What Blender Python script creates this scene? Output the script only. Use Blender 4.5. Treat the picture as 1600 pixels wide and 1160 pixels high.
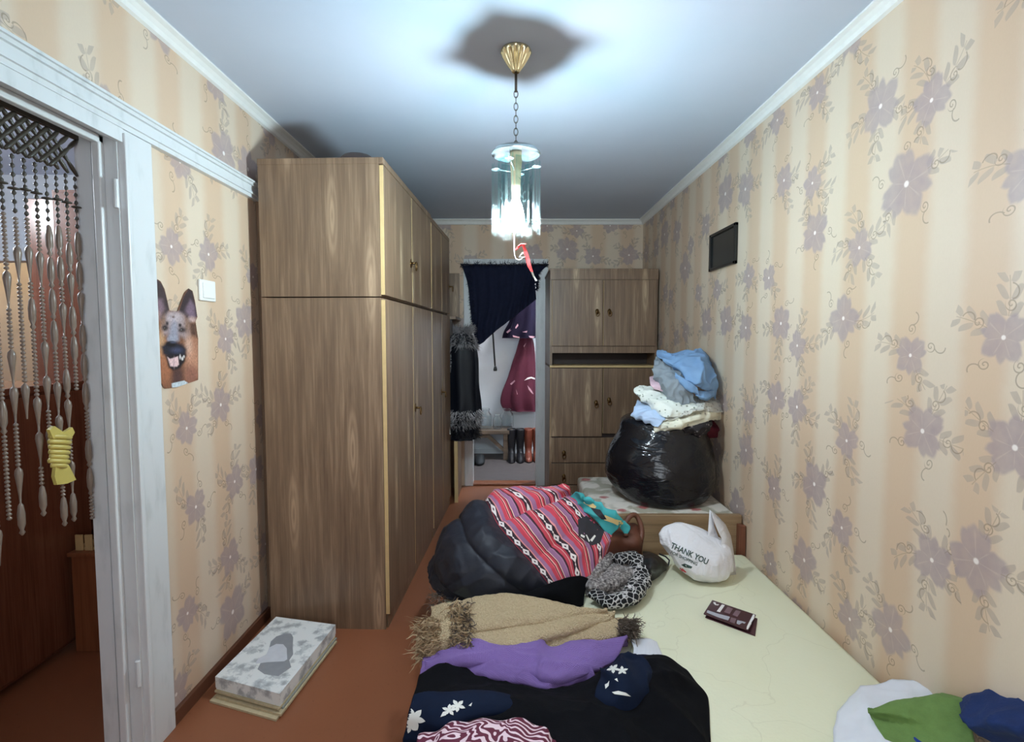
import bpy, bmesh, math, random
import numpy as np
from mathutils import Vector, noise
from mathutils.bvhtree import BVHTree
from mathutils.geometry import tessellate_polygon

for o in list(bpy.data.objects): bpy.data.objects.remove(o)
S = bpy.context.scene
COL = S.collection
random.seed(7); rng = np.random.default_rng(7)

# ------------------------------------------------------------------ camera, world, exposure
FPX = 822.0; TILT = math.atan(52/822.0); CZ = 1.41
cd = bpy.data.cameras.new('camera'); cam = bpy.data.objects.new('camera', cd); COL.objects.link(cam)
cam.location = (0, 0, CZ); cam.rotation_euler = (math.pi/2 - TILT, 0, 0)
cd.sensor_width = 36; cd.sensor_fit = 'HORIZONTAL'; cd.lens = FPX/1600*36; cd.clip_start = 0.02
S.camera = cam
w = bpy.data.worlds.new('world'); S.world = w; w.use_nodes = True
w.node_tree.nodes['Background'].inputs[0].default_value = (0.86, 0.93, 1.0, 1)      # overcast sky as fill, reaches the room through the added window behind the camera
w.node_tree.nodes['Background'].inputs[1].default_value = 3.0
S.view_settings.view_transform = 'Standard'; S.view_settings.look = 'None'
S.view_settings.gamma = 1; S.view_settings.use_curve_mapping = False
S.view_settings.exposure = 0.74
S.cycles.use_adaptive_sampling = True; S.cycles.adaptive_threshold = .015; S.cycles.max_bounces = 7; S.cycles.diffuse_bounces = 5; S.cycles.transparent_max_bounces = 16
S.cycles.caustics_reflective = False; S.cycles.caustics_refractive = False
BULB = 510.0
pl_ = bpy.data.lights.new('fill_window_portal', 'AREA'); pl_.shape = 'RECTANGLE'; pl_.size = 1.5; pl_.size_y = 1.4; pl_.cycles.is_portal = True
po_ = bpy.data.objects.new('fill_window_portal', pl_); COL.objects.link(po_); po_.location = (0, -1.15, 1.5); po_.rotation_euler = (math.pi/2, 0, 0)  # guides the fill light in through the added window

# ------------------------------------------------------------------ measuring helpers
def ray(px, py):
    a = (px-800)/FPX; b = (580-py)/FPX
    return Vector((a, math.cos(TILT)+b*math.sin(TILT), -math.sin(TILT)+b*math.cos(TILT)))
CAM = Vector((0, 0, CZ))
def at(px, py, Y): d = ray(px, py); return CAM + d*(Y/d.y)
def atx(px, py, X): d = ray(px, py); return CAM + d*(X/d.x)
def atz(px, py, z): d = ray(px, py); return CAM + d*((z-CZ)/d.z)

# ------------------------------------------------------------------ materials
MATS = {}
class NT:
    def __init__(s, name):
        s.m = bpy.data.materials.new(name); s.m.use_nodes = True
        s.t = s.m.node_tree; s.n = s.t.nodes; s.l = s.t.links
        s.b = s.n['Principled BSDF']; s.out = s.n['Material Output']
    def set(s, sock, v):
        if hasattr(v, 'is_output') or isinstance(v, bpy.types.NodeSocket): s.l.new(v, sock)
        else: sock.default_value = v
    def math(s, op, a, b=None, c=None, clamp=False):
        n = s.n.new('ShaderNodeMath'); n.operation = op; n.use_clamp = clamp
        s.set(n.inputs[0], a)
        if b is not None: s.set(n.inputs[1], b)
        if c is not None: s.set(n.inputs[2], c)
        return n.outputs[0]
    def comb(s, x, y, z=0.0):
        n = s.n.new('ShaderNodeCombineXYZ')
        for i, v in enumerate((x, y, z)): s.set(n.inputs[i], v)
        return n.outputs[0]
    def sep(s, v):
        n = s.n.new('ShaderNodeSeparateXYZ'); s.set(n.inputs[0], v); return n.outputs
    def coord(s, k='Object'): return s.n.new('ShaderNodeTexCoord').outputs[k]
    def mapping(s, v, scale=(1,1,1), rot=(0,0,0), loc=(0,0,0)):
        n = s.n.new('ShaderNodeMapping'); s.l.new(v, n.inputs[0])
        n.inputs['Scale'].default_value = scale; n.inputs['Rotation'].default_value = rot; n.inputs['Location'].default_value = loc
        return n.outputs[0]
    def noise(s, v, scale, detail=3, rough=.5, dist=0.0, col=False):
        n = s.n.new('ShaderNodeTexNoise'); s.l.new(v, n.inputs['Vector'])
        n.inputs['Scale'].default_value = scale; n.inputs['Detail'].default_value = detail
        n.inputs['Roughness'].default_value = rough; n.inputs['Distortion'].default_value = dist
        return n.outputs['Color' if col else 'Fac']
    def vor(s, v, scale, feature='F1', out='Distance', rand=1.0):
        n = s.n.new('ShaderNodeTexVoronoi'); s.l.new(v, n.inputs['Vector']); n.feature = feature
        n.inputs['Scale'].default_value = scale; n.inputs['Randomness'].default_value = rand
        return n.outputs[out]
    def ramp(s, f, pts):
        n = s.n.new('ShaderNodeValToRGB'); s.set(n.inputs[0], f)
        e = n.color_ramp.elements
        while len(e) < len(pts): e.new(.5)
        for k, (p, c) in zip(e, pts): k.position = p; k.color = (*c, 1) if len(c) == 3 else c
        return n.outputs[0]
    def mix(s, f, a, b):
        n = s.n.new('ShaderNodeMix'); n.data_type = 'RGBA'
        s.set(n.inputs[0], f)
        for i, v in ((6, a), (7, b)):
            if isinstance(v, tuple) and len(v) == 3: v = (*v, 1)
            s.set(n.inputs[i], v)
        return n.outputs[2]
    def step(s, x, a, b):
        n = s.n.new('ShaderNodeMapRange'); n.interpolation_type = 'SMOOTHSTEP'
        s.set(n.inputs[0], x); n.inputs[1].default_value = a; n.inputs[2].default_value = b
        return n.outputs[0]
    def bump(s, h, strength=.3, dist=.005):
        n = s.n.new('ShaderNodeBump'); n.inputs['Strength'].default_value = strength; n.inputs['Distance'].default_value = dist
        s.l.new(h, n.inputs['Height']); s.l.new(n.outputs[0], s.b.inputs['Normal'])
    def fin(s, col=None, rough=None, **kw):
        if col is not None:
            if isinstance(col, tuple): col = (*col[:3], 1)
            s.set(s.b.inputs['Base Color'], col)
        if rough is not None: s.set(s.b.inputs['Roughness'], rough)
        for k, v in kw.items(): s.set(s.b.inputs[k.replace('_', ' ')], v)
        return s.m

def L(r, g, b):   # display colour -> linear albedo
    f = lambda c: ((c/255+.055)/1.055)**2.4 if c > 10 else c/255/12.92
    return (f(r), f(g), f(b))
def mat(name, rgb, rough=.6, var=.12, scale=30, bump=0.0, bscale=None, **kw):
    if name in MATS: return MATS[name]
    t = NT(name); c = L(*rgb); v = t.coord()
    n = t.noise(v, scale, 4)
    col = t.mix(n, tuple(x*(1-var) for x in c), tuple(min(1, x*(1+var)) for x in c))
    if bump: t.bump(t.noise(v, bscale or scale*4, 3), bump, .004)
    MATS[name] = t.fin(col, rough, **kw); return MATS[name]

def wallpaper():
    """printed flowers, leaf sprigs and curls scattered over soft vertical bands"""
    t = NT('wallpaper'); co = t.coord(); x, y, z = t.sep(co)
    u = t.math('ADD', x, y); PI2 = 2*math.pi
    vo = t.n.new('ShaderNodeTexVoronoi'); vo.voronoi_dimensions = '2D'; vo.feature = 'F1'
    vo.inputs['Scale'].default_value = 1.0; vo.inputs['Randomness'].default_value = .62
    SC = 3.15
    t.l.new(t.comb(t.math('MULTIPLY', u, SC*1.06), t.math('MULTIPLY', z, SC*.94)), vo.inputs['Vector'])
    px, py, _ = t.sep(vo.outputs['Position']); cr, cg, cb = t.sep(vo.outputs['Color'])
    du = t.math('SUBTRACT', u, t.math('DIVIDE', px, SC*1.06)); dv = t.math('SUBTRACT', z, t.math('DIVIDE', py, SC*.94))
    r = t.math('SQRT', t.math('MULTIPLY_ADD', du, du, t.math('MULTIPLY', dv, dv)))
    th = t.math('ADD', t.math('ARCTAN2', dv, du), t.math('MULTIPLY', cr, 5.0))
    R = t.math('MULTIPLY_ADD', t.math('MULTIPLY', cg, cg), .05, .062)
    rr = t.math('DIVIDE', r, R)
    blot = t.noise(co, 26, 3); wob = t.math('MULTIPLY_ADD', blot, .3, -.15)
    # petals: two overlapping whorls
    p1 = t.math('PINGPONG', t.math('MULTIPLY', th, 7/PI2), .5)
    p2 = t.math('PINGPONG', t.math('MULTIPLY_ADD', th, 4/PI2, .3), .5)
    e1 = t.math('MULTIPLY_ADD', t.math('POWER', t.math('MULTIPLY', p1, 2), 1.25), -.42, 1.0)
    e2 = t.math('MULTIPLY_ADD', t.math('POWER', t.math('MULTIPLY', p2, 2), 1.1), -.5, 1.08)
    edge = t.math('ADD', t.math('MAXIMUM', e1, e2), t.math('MULTIPLY', wob, .5))
    d = t.math('SUBTRACT', rr, edge)
    flm = t.step(d, .10, -.10)
    rim = t.math('MULTIPLY', t.step(t.math('ABSOLUTE', t.math('ADD', p1, -.5)), .09, .0), t.step(d, -.05, -.3))
    cnm = t.step(rr, .12, .06)
    # five sectors round each flower: leaf sprigs or curls
    ks = t.math('MULTIPLY', th, 5/PI2); k = t.math('ROUND', ks)
    a = t.math('MULTIPLY', t.math('SUBTRACT', ks, k), PI2/5)
    wn = t.n.new('ShaderNodeTexWhiteNoise'); wn.noise_dimensions = '2D'; t.l.new(t.comb(t.math('WRAP', k, 2.5, -2.5), t.math('MULTIPLY', cb, 37)), wn.inputs['Vector'])
    rnd = wn.outputs['Value']
    a = t.math('ADD', a, t.math('MULTIPLY', t.math('SUBTRACT', rr, 1.0), t.math('MULTIPLY_ADD', rnd, .5, -.25)))
    X = t.math('MULTIPLY', r, t.math('COSINE', a)); Y = t.math('MULTIPLY', r, t.math('SINE', a))
    X = t.math('SUBTRACT', X, t.math('MULTIPLY', R, .8))
    ay = t.math('ABSOLUTE', Y); sp, l = .042, .036
    q = t.math('WRAP', t.math('SUBTRACT', X, t.math('MULTIPLY', ay, .9)), sp/2, -sp/2)
    f1 = t.math('DIVIDE', t.math('ABSOLUTE', q), sp*.38); f2 = t.math('DIVIDE', t.math('SUBTRACT', ay, l*.55), l*.5)
    lf = t.step(t.math('MULTIPLY_ADD', f2, f2, f1), 1.1, .8)
    rg = t.math('MULTIPLY', t.math('LESS_THAN', X, .108), t.math('MULTIPLY', t.math('GREATER_THAN', X, 0.0), t.math('GREATER_THAN', rnd, .42)))
    stem = t.math('MULTIPLY', t.step(ay, .0022, .0008), t.math('LESS_THAN', X, .1))
    lfm = t.math('MULTIPLY', lf, rg)
    # curl at the side of the sector
    cx = t.math('SUBTRACT', X, .030); cy = t.math('SUBTRACT', Y, t.math('MULTIPLY_ADD', rnd, .05, -.03))
    r3 = t.math('SQRT', t.math('MULTIPLY_ADD', cx, cx, t.math('MULTIPLY', cy, cy))); t3 = t.math('ARCTAN2', cy, cx)
    fr = t.math('FRACT', t.math('MULTIPLY_ADD', r3, 1/.0115, t.math('MULTIPLY_ADD', t3, -1/PI2, rnd)))
    ln = t.math('MULTIPLY', t.step(t.math('ABSOLUTE', t.math('SUBTRACT', fr, .5)), .22, .1), t.math('LESS_THAN', r3, .017))
    r4 = t.math('SQRT', t.math('MULTIPLY_ADD', t.math('SUBTRACT', cx, .032), t.math('SUBTRACT', cx, .032), t.math('MULTIPLY', cy, cy)))
    tl = t.math('MULTIPLY', t.step(t.math('ABSOLUTE', t.math('SUBTRACT', r4, .019)), .0027, .001), t.math('GREATER_THAN', cy, .002))
    swm = t.math('MULTIPLY', t.math('MAXIMUM', ln, tl), t.math('GREATER_THAN', X, 0.0))
    swm = t.math('MAXIMUM', swm, t.math('MULTIPLY', stem, t.math('MULTIPLY', rg, .6)))
    band = t.math('SINE', t.math('MULTIPLY_ADD', u, PI2/.265, t.math('MULTIPLY', blot, .5)))
    base = t.mix(t.step(band, -.7, .7), L(*WP[0]), L(*WP[1]))
    fine = t.noise(t.mapping(co, (1, 1, .25)), 420, 2)
    base = t.mix(t.math('MULTIPLY', fine, .12), base, L(170, 146, 118))
    c = t.mix(t.math('MULTIPLY', lfm, t.math('MULTIPLY_ADD', blot, .5, .3)), base, L(*WP[2]))
    c = t.mix(t.math('MULTIPLY', flm, t.math('MULTIPLY_ADD', blot, .5, .5)), c, L(*WP[3]))
    c = t.mix(t.math('MULTIPLY', rim, .25), c, L(*WP[1]))
    c = t.mix(t.math('MULTIPLY', swm, .55), c, L(*WP[4]))
    c = t.mix(t.math('MULTIPLY', cnm, .85), c, L(250, 240, 234))
    t.bump(t.math('MULTIPLY_ADD', fine, .25, t.math('MULTIPLY_ADD', swm, .6, t.math('MULTIPLY', flm, .3))), .22, .0015)
    return t.fin(c, t.math('MULTIPLY_ADD', flm, -.10, .52))
WP = ((212, 183, 156), (219, 200, 179), (168, 151, 139), (166, 147, 148), (128, 109, 90))

def wood(name, dark, mid, light, knots=.55, rough=.38, axis='z'):
    t = NT(name); v = t.coord()
    sc = {'z': (1, 1, .07), 'x': (.07, 1, 1), 'y': (1, .07, 1)}[axis]
    m = t.mapping(v, sc)
    g = t.noise(m, 34, 5, .6, .4)
    fine = t.noise(t.mapping(v, tuple(.02/.07*s if s < 1 else s for s in sc)), 160, 3)
    col = t.ramp(t.math('MULTIPLY_ADD', fine, .35, t.math('MULTIPLY', g, .65)), [(.30, L(*dark)), (.52, L(*mid)), (.75, tuple(a*.5+b*.5 for a, b in zip(L(*mid), L(*light))))])
    # pale flame figures in vertical rows
    x_, y_, z_ = t.sep(v)
    k = t.comb(t.math('ADD', x_, y_), t.math('MULTIPLY', z_, .13)) if axis == 'z' else t.comb(z_, t.math('MULTIPLY', t.math('ADD', x_, y_), .13))
    vo = t.n.new('ShaderNodeTexVoronoi'); vo.voronoi_dimensions = '2D'; vo.inputs['Scale'].default_value = 4.8; vo.inputs['Randomness'].default_value = .8; t.l.new(k, vo.inputs['Vector']); d = vo.outputs['Distance']
    rg = t.math('SINE', t.math('MULTIPLY_ADD', d, 95, t.math('MULTIPLY', g, 9)))
    km = t.math('MULTIPLY', t.step(d, .19, .03), t.math('MULTIPLY_ADD', rg, .3, .7))
    col = t.mix(t.math('MULTIPLY', km, knots), col, L(*light))
    t.bump(fine, .08, .001)
    return t.fin(col, rough)

def build_materials():
    M = MATS
    M['wallpaper'] = wallpaper()
    M['veneer'] = wood('veneer', (104, 82, 65), (129, 104, 83), (202, 176, 144), .7)
    M['veneer_side'] = wood('veneer_side', (106, 84, 67), (130, 106, 85), (198, 168, 138), .65)
    M['plank'] = wood('plank', (116, 92, 66), (150, 122, 92), (184, 156, 120), .3, .45, 'x')
    M['darkwood'] = wood('darkwood', (88, 52, 38), (116, 70, 52), (140, 92, 70), .2, .25)
    M['redwood'] = wood('redwood', (116, 66, 40), (142, 84, 54), (160, 100, 70), .2, .4)
    M['benchwood'] = wood('benchwood', (82, 68, 58), (118, 100, 84), (150, 132, 112), .2, .6, 'x')
    mat('paleedge', (208, 178, 128), .5); mat('slot', (52, 38, 34), .6)
    t = NT('floor_paint'); v = t.coord()
    n = t.noise(v, 3, 5); n2 = t.noise(v, 60, 3)
    c = t.mix(n, L(140, 85, 57), L(157, 99, 69)); c = t.mix(t.math('MULTIPLY', t.step(n2, .62, .75), .25), c, L(96, 54, 36))
    t.bump(t.noise(v, 14, 3), .05, .004); M['floor'] = t.fin(c, t.math('MULTIPLY_ADD', n, .2, .30))
    t = NT('ceiling_paint'); v = t.coord()
    M['ceiling'] = t.fin(t.mix(t.noise(v, 4, 4), L(190, 200, 218), L(198, 207, 224)), .75)
    t = NT('painted_trim'); v = t.coord()
    n = t.noise(t.mapping(v, (1, 1, .3)), 22, 4)
    M['trim'] = t.fin(t.mix(t.step(n, .5, .85), L(214, 216, 218), L(190, 193, 194)), .35)
    mat('cornice', (232, 232, 230), .5, .05); mat('hallwhite', (214, 220, 226), .7, .06, 6)
    mat('hallgrey', (196, 200, 206), .6, .06, 5)
    mat('hallfloor', (92, 84, 82), .8, .15, 14, .2); mat('basebrown', (96, 58, 40), .5)
    mat('warmwall', (232, 196, 150), .7)
    t = NT('mattress_cloth'); v = t.coord()
    n = t.noise(v, 4, 4); q = t.noise(v, 90, 3)
    d = t.vor(t.comb(t.math('MULTIPLY_ADD', n, .5, t.sep(v)[0]), t.math('MULTIPLY_ADD', t.noise(v, 3, 2), .5, t.sep(v)[1])), 2.0, 'DISTANCE_TO_EDGE')
    c = t.mix(n, L(234, 234, 200), L(240, 240, 214)); c = t.mix(t.math('MULTIPLY', t.step(d, .007, .001), .16), c, L(176, 170, 136))
    t.bump(t.math('MULTIPLY_ADD', q, .2, n), .3, .01); M['mattress'] = t.fin(c, .6)
    # couch floral
    t = NT('couch_floral'); v = t.coord()
    n = t.noise(v, 9, 3, .5, .6); vo = t.vor(v, 7.0, 'F1'); vn = t.noise(v, 40, 3)
    c = t.mix(t.step(n, .42, .58), L(214, 206, 196), L(164, 158, 142))
    mk = t.step(t.math('MULTIPLY_ADD', vn, .25, vo), .42, .3)
    c = t.mix(t.math('MULTIPLY', mk, .85), c, L(160, 62, 66))
    c = t.mix(t.math('MULTIPLY', t.step(t.math('MULTIPLY_ADD', vn, .2, vo), .26, .18), .7), c, L(196, 120, 118))
    M['couch'] = t.fin(c, .85)
    # jacket stripes on UV: v across the stripes
    t = NT('jacket_stripes'); uv = t.coord('UV'); X, Y, _ = t.sep(uv)
    per = t.math('FRACT', t.math('MULTIPLY_ADD', Y, 3.9, .64))
    c = t.ramp(per, [(0, L(206, 66, 84)), (.10, L(222, 100, 112)), (.13, L(60, 22, 34)), (.155, L(236, 170, 160)), (.19, L(196, 60, 78)), (.25, L(58, 20, 32)), (.275, L(240, 200, 180)),
                     (.30, L(156, 108, 146)), (.42, L(172, 126, 158)), (.45, L(60, 24, 40)), (.5, L(200, 70, 86)), (.58, L(228, 180, 176)), (.6, L(190, 56, 74)), (.66, L(54, 30, 44)), (.82, L(54, 30, 44)), (.84, L(230, 150, 150)), (.88, L(160, 112, 148)), (1, L(190, 60, 80))])
    c.node.color_ramp.interpolation = 'CONSTANT'
    dv = t.math('ABSOLUTE', t.math('SUBTRACT', per, .74)); du = t.math('ABSOLUTE', t.math('SUBTRACT', t.math('FRACT', t.math('MULTIPLY', X, 11)), .5))
    dia = t.math('MULTIPLY_ADD', dv, 4.6, du)
    dm = t.math('MULTIPLY', t.step(dia, .42, .38), t.step(dia, .10, .13))
    dot = t.step(t.math('MULTIPLY_ADD', dv, 7, t.math('SUBTRACT', .5, du)), .18, .12)
    c = t.mix(t.math('MAXIMUM', dm, dot), c, L(238, 228, 226))
    t.bump(t.noise(t.coord(), 500, 2), .2, .001); M['stripes'] = t.fin(c, .8)
    mat('jacket_black', (36, 39, 50), .5, .15, 20, .35, 45, Specular_IOR_Level=.35); mat('lining_teal', (62, 168, 172), .7)
    mat('lining_yellow', (238, 214, 150), .7); mat('patch_black', (44, 42, 48), .8)
    t = NT('boucle_tan'); v = t.coord(); q = t.vor(v, 210, 'F1'); n = t.noise(v, 130, 4)
    c = t.mix(n, L(176, 152, 116), L(226, 206, 170)); t.bump(t.math('MULTIPLY_ADD', q, -1, n), .9, .006); M['tan'] = t.fin(c, .95)
    mat('tan_fringe', (176, 152, 120), .95, .6, 90); mat('fringe_dark', (104, 92, 82), .95, .6, 90)
    t = NT('purple_knit'); v = t.coord('UV'); X, Y, _ = t.sep(v)
    k = t.math('MULTIPLY', t.math('SINE', t.math('MULTIPLY', X, 560)), t.math('SINE', t.math('MULTIPLY', Y, 300)))
    c = t.mix(t.math('MULTIPLY_ADD', k, .3, .5), L(112, 84, 158), L(166, 136, 208)); t.bump(k, .6, .003); M['purple'] = t.fin(c, .9)
    mat('black_knit', (11, 12, 17), .9, .3, 30, .3, 200, Specular_IOR_Level=.12); mat('navy', (15, 27, 50), .85, .2, 20, .1, 200, Specular_IOR_Level=.15)
    mat('print_white', (232, 232, 226), .8, .06); mat('white_cloth', (226, 228, 236), .8, .05, 8, .1, 40)
    t = NT('zebra_maroon'); v = t.coord(); n = t.noise(v, 6, 2)
    X, Y, Z = t.sep(v)
    s_ = t.math('SINE', t.math('MULTIPLY_ADD', t.math('MULTIPLY_ADD', Y, .75, t.math('MULTIPLY', X, .45)), 300, t.math('MULTIPLY', t.noise(v, 9, 2, .5, 1.0), 46)))
    c = t.mix(t.step(s_, .2, .45), L(98, 20, 52), L(236, 210, 220)); M['zebra'] = t.fin(c, .75)
    t = NT('net_knit'); v = t.coord(); d = t.vor(v, 44, 'DISTANCE_TO_EDGE', rand=.7); n = t.noise(v, 160, 3)
    e = t.step(t.math('MULTIPLY_ADD', n, .12, d), .17, .10)
    c = t.mix(e, L(18, 18, 22), L(206, 204, 204)); t.bump(e, .8, .006); M['netknit'] = t.fin(c, .95)
    t = NT('grey_fuzz'); v = t.coord(); n = t.noise(v, 90, 4); c = t.ramp(n, [(.3, L(52, 48, 50)), (.5, L(130, 124, 122)), (.7, L(200, 194, 190))]); t.bump(n, .8, .006); M['greyfuzz'] = t.fin(c, .95)
    mat('brown_leather', (104, 62, 46), .45, .2, 14, .15); mat('maroon_cloth', (92, 30, 40), .8)
    mat('black_nylon', (26, 26, 30), .4, .1, 20, .1)
    # black sack film
    t = NT('black_film'); v = t.coord(); n = t.noise(t.mapping(v, (1, 1, 2.4), (0, .5, 0)), 6.5, 3, .55, .5)
    n2 = t.noise(t.mapping(v, (1.6, 1.6, .7), (.4, .3, 0)), 24, 4, .6, 1.2)
    t.bump(t.math('MULTIPLY_ADD', n2, .06, n), .42, .035); M['film'] = t.fin(L(17, 18, 24), .16)
    # carrier bag film
    t = NT('white_film'); v = t.coord(); n = t.noise(v, 12, 4, .6, .6); t.bump(t.math('MULTIPLY_ADD', t.vor(v, 16, 'F1'), .5, n), .5, .03)
    M['carrier'] = t.fin(L(226, 224, 228), .35)
    mat('print_green', (46, 70, 62), .6); mat('print_red', (206, 52, 66), .6)
    mat('leaf_maroon', (66, 30, 40), .3, .1); mat('leaf_mauve', (126, 100, 108), .4); mat('leaf_white', (240, 238, 236), .4, .02); mat('leaf_grey', (176, 178, 188), .3)
    # clothes on the sack
    t = NT('denim_blue'); v = t.coord(); n = t.noise(v, 12, 4); q = t.noise(v, 300, 2)
    t.bump(q, .2, .001); M['denim'] = t.fin(t.mix(n, L(104, 140, 186), L(140, 174, 212)), .8)
    mat('grey_shirt', (138, 146, 154), .85, .1, 20, .1, 200); mat('pink_cloth', (220, 186, 198), .8); mat('paleblue', (186, 206, 236), .8)
    def printed(name, bg, fg, sc, th=.32):
        t = NT(name); v = t.coord(); d = t.vor(v, sc, 'F1'); n = t.noise(v, sc*3, 3)
        t2 = t.step(t.math('MULTIPLY_ADD', n, .3, d), th+.1, th); c = t.mix(t.math('MULTIPLY', t2, .8), L(*bg), L(*fg)); MATS[name] = t.fin(c, .85)
    printed('shirt_sprig', (232, 234, 226), (120, 130, 110), 38); printed('shirt_grey', (206, 204, 196), (128, 122, 116), 60, .38); printed('shirt_cream', (232, 228, 208), (150, 150, 140), 34)
    printed('dark_print', (40, 34, 38), (150, 138, 136), 36, .3)
    mat('darkred', (96, 22, 36), .8)
    # metal, plastic
    mat('bronze', (120, 92, 58), .35, .2, Metallic=.9); mat('gold', (232, 218, 176), .22, .1, Metallic=1.0)
    mat('chainmetal', (96, 90, 84), .4, .1, Metallic=.9); mat('plastic_white', (236, 236, 234), .35, .03)
    mat('frame_black', (22, 22, 22), .25); mat('picture_dark', (34, 36, 36), .2, .5, 12)
    mat('red_ribbon', (226, 70, 70), .6); mat('hat_grey', (96, 86, 84), .8)
    t = NT('box_floral'); v = t.coord(); d = t.vor(v, 21, 'SMOOTH_F1'); n = t.noise(v, 55, 4, .6, .8)
    c = t.ramp(t.math('MULTIPLY_ADD', n, .6, t.math('MULTIPLY', d, .8)), [(.42, L(172, 178, 182)), (.56, L(206, 212, 214)), (.66, L(238, 242, 242))]); M['boxfloral'] = t.fin(c, .45)
    mat('newsprint', (196, 180, 146), .8, .25, 60); mat('paper_grey', (150, 152, 146), .8); mat('motif_grey', (150, 154, 160), .5); mat('motif_white', (212, 216, 224), .5)
    t = NT('dog_print'); a = t.n.new('ShaderNodeAttribute'); a.attribute_name = 'Col'; M['dogprint'] = t.fin(a.outputs['Color'], .45)
    mat('bead_wood', (124, 108, 96), .3, .2); mat('bead_dark', (62, 56, 48), .4, .2); mat('bead_gold', (190, 172, 92), .4, .15)
    mat('curtain_navy', (32, 36, 56), .9, .25, 30, Specular_IOR_Level=.15); mat('coat_leather', (14, 17, 26), .45, .1, 20, .1, Specular_IOR_Level=.25)
    mat('fur_grey', (150, 146, 148), .9, .5, 60); mat('fur_pale', (206, 202, 204), .9, .2, 80); mat('fur_dark', (40, 38, 42), .9, .3)
    mat('robe_maroon', (84, 20, 44), .8, .2, 16); mat('robe_navy', (24, 18, 38), .85, Specular_IOR_Level=.15); mat('print_lilac', (196, 150, 160), .8)
    mat('boot_black', (24, 24, 30), .4); mat('boot_brown', (128, 64, 46), .4); mat('cane', (40, 42, 44), .5); mat('slippers', (36, 40, 44), .7)
    mat('fleece_green', (104, 134, 72), .95, .2, 50, .5, 160); mat('fleece_blue', (24, 54, 130), .95, .2, 40, .4, 160); mat('fleece_navy', (18, 42, 92), .95, .25, 30, .4, 160)
    # glass of jars, lamp glass: thin glass that passes light
    def thin(name, tint, tr, glossy, transl, base=.04):
        t = NT(name); n = t.n
        n.remove(t.b)
        a = n.new('ShaderNodeBsdfTransparent'); a.inputs[0].default_value = (*tint, 1)
        g = n.new('ShaderNodeBsdfGlossy'); g.inputs['Roughness'].default_value = .08
        d = n.new('ShaderNodeBsdfTranslucent'); d.inputs[0].default_value = (.9, 1, 1, 1)
        lw = n.new('ShaderNodeLayerWeight'); lw.inputs[0].default_value = .35
        m1 = n.new('ShaderNodeMixShader'); m1.inputs[0].default_value = transl
        t.l.new(a.outputs[0], m1.inputs[1]); t.l.new(d.outputs[0], m1.inputs[2])
        f = t.math('MULTIPLY_ADD', lw.outputs['Facing'], glossy, base, clamp=True)
        m2 = n.new('ShaderNodeMixShader'); t.l.new(f, m2.inputs[0])
        t.l.new(m1.outputs[0], m2.inputs[1]); t.l.new(g.outputs[0], m2.inputs[2])
        t.l.new(m2.outputs[0], t.out.inputs[0]); MATS[name] = t.m
    thin('jar_glass', (.82, .87, .89), .8, 1.0, .10); thin('lamp_glass', (.90, .98, .98), .7, .06, .0022, .002); thin('panel_glass', (.84, .94, .95), .7, .02, .0003, .001); thin('etched', (.8, .9, .9), .7, .01, .0025, .001)
    t = NT('lamp_plate'); M['lampplate'] = t.fin(L(190, 206, 212), .18, Metallic=.75)
    t = NT('bulb_glow'); t.b.inputs['Base Color'].default_value = (1, 1, 1, 1)
    t.b.inputs['Emission Color'].default_value = (.83, .93, 1.0, 1); t.b.inputs['Emission Strength'].default_value = BULB; M['bulb'] = t.m
    t = NT('hall_glow'); t.b.inputs['Emission Color'].default_value = (.85, .93, 1.0, 1); t.b.inputs['Emission Strength'].default_value = 95; M['hallglow'] = t.m
    t = NT('entry_fill_glow'); t.b.inputs['Emission Color'].default_value = (.85, .93, 1.0, 1); t.b.inputs['Emission Strength'].default_value = 200; M['entryfill'] = t.m  # emission of the fill lamp added in the entry
    t = NT('warm_glow'); t.b.inputs['Emission Color'].default_value = (1.0, .72, .42, 1); t.b.inputs['Emission Strength'].default_value = 55; M['warmglow'] = t.m
build_materials()

# ------------------------------------------------------------------ object helpers
def thing(name, label, cat, loc=(0, 0, 0), group=None):
    o = bpy.data.objects.new(name, None); COL.objects.link(o); o.location = loc
    o.empty_display_size = .05
    o['label'] = label; o['category'] = cat
    if group: o['group'] = group
    return o
def tag(o, label, cat, group=None):
    o['label'] = label; o['category'] = cat
    if group: o['group'] = group
    return o
def wloc(o):
    v = Vector((0, 0, 0))
    while o: v += o.location; o = o.parent
    return v
def mk(name, V, Fc, m, parent=None, smooth=False, uv=None, thick=0.0, keep=False):
    """one mesh object from world-space vertices; the origin goes to the base centre unless keep"""
    V = np.array([tuple(v) for v in V], dtype=float)
    off = np.zeros(3)
    if parent is not None: off = np.array(wloc(parent))
    elif not keep:
        lo, hi = V.min(0), V.max(0); off = np.array([(lo[0]+hi[0])/2, (lo[1]+hi[1])/2, lo[2]])
    me = bpy.data.meshes.new(name); me.from_pydata((V-off).tolist(), [], [list(map(int, f)) for f in Fc]); me.update()
    if uv is not None:
        ul = me.uv_layers.new(name='UVMap')
        li = np.zeros(len(me.loops), dtype=np.int32); me.loops.foreach_get('vertex_index', li)
        ul.data.foreach_set('uv', np.array(uv)[li].ravel())
    o = bpy.data.objects.new(name, me); COL.objects.link(o)
    if parent is not None: o.parent = parent
    elif not keep: o.location = off
    if m: me.materials.append(MATS[m])
    if smooth: me.polygons.foreach_set('use_smooth', [True]*len(me.polygons))
    if thick:
        sm = o.modifiers.new('thickness', 'SOLIDIFY'); sm.thickness = thick; sm.offset = -1
    return o
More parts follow.
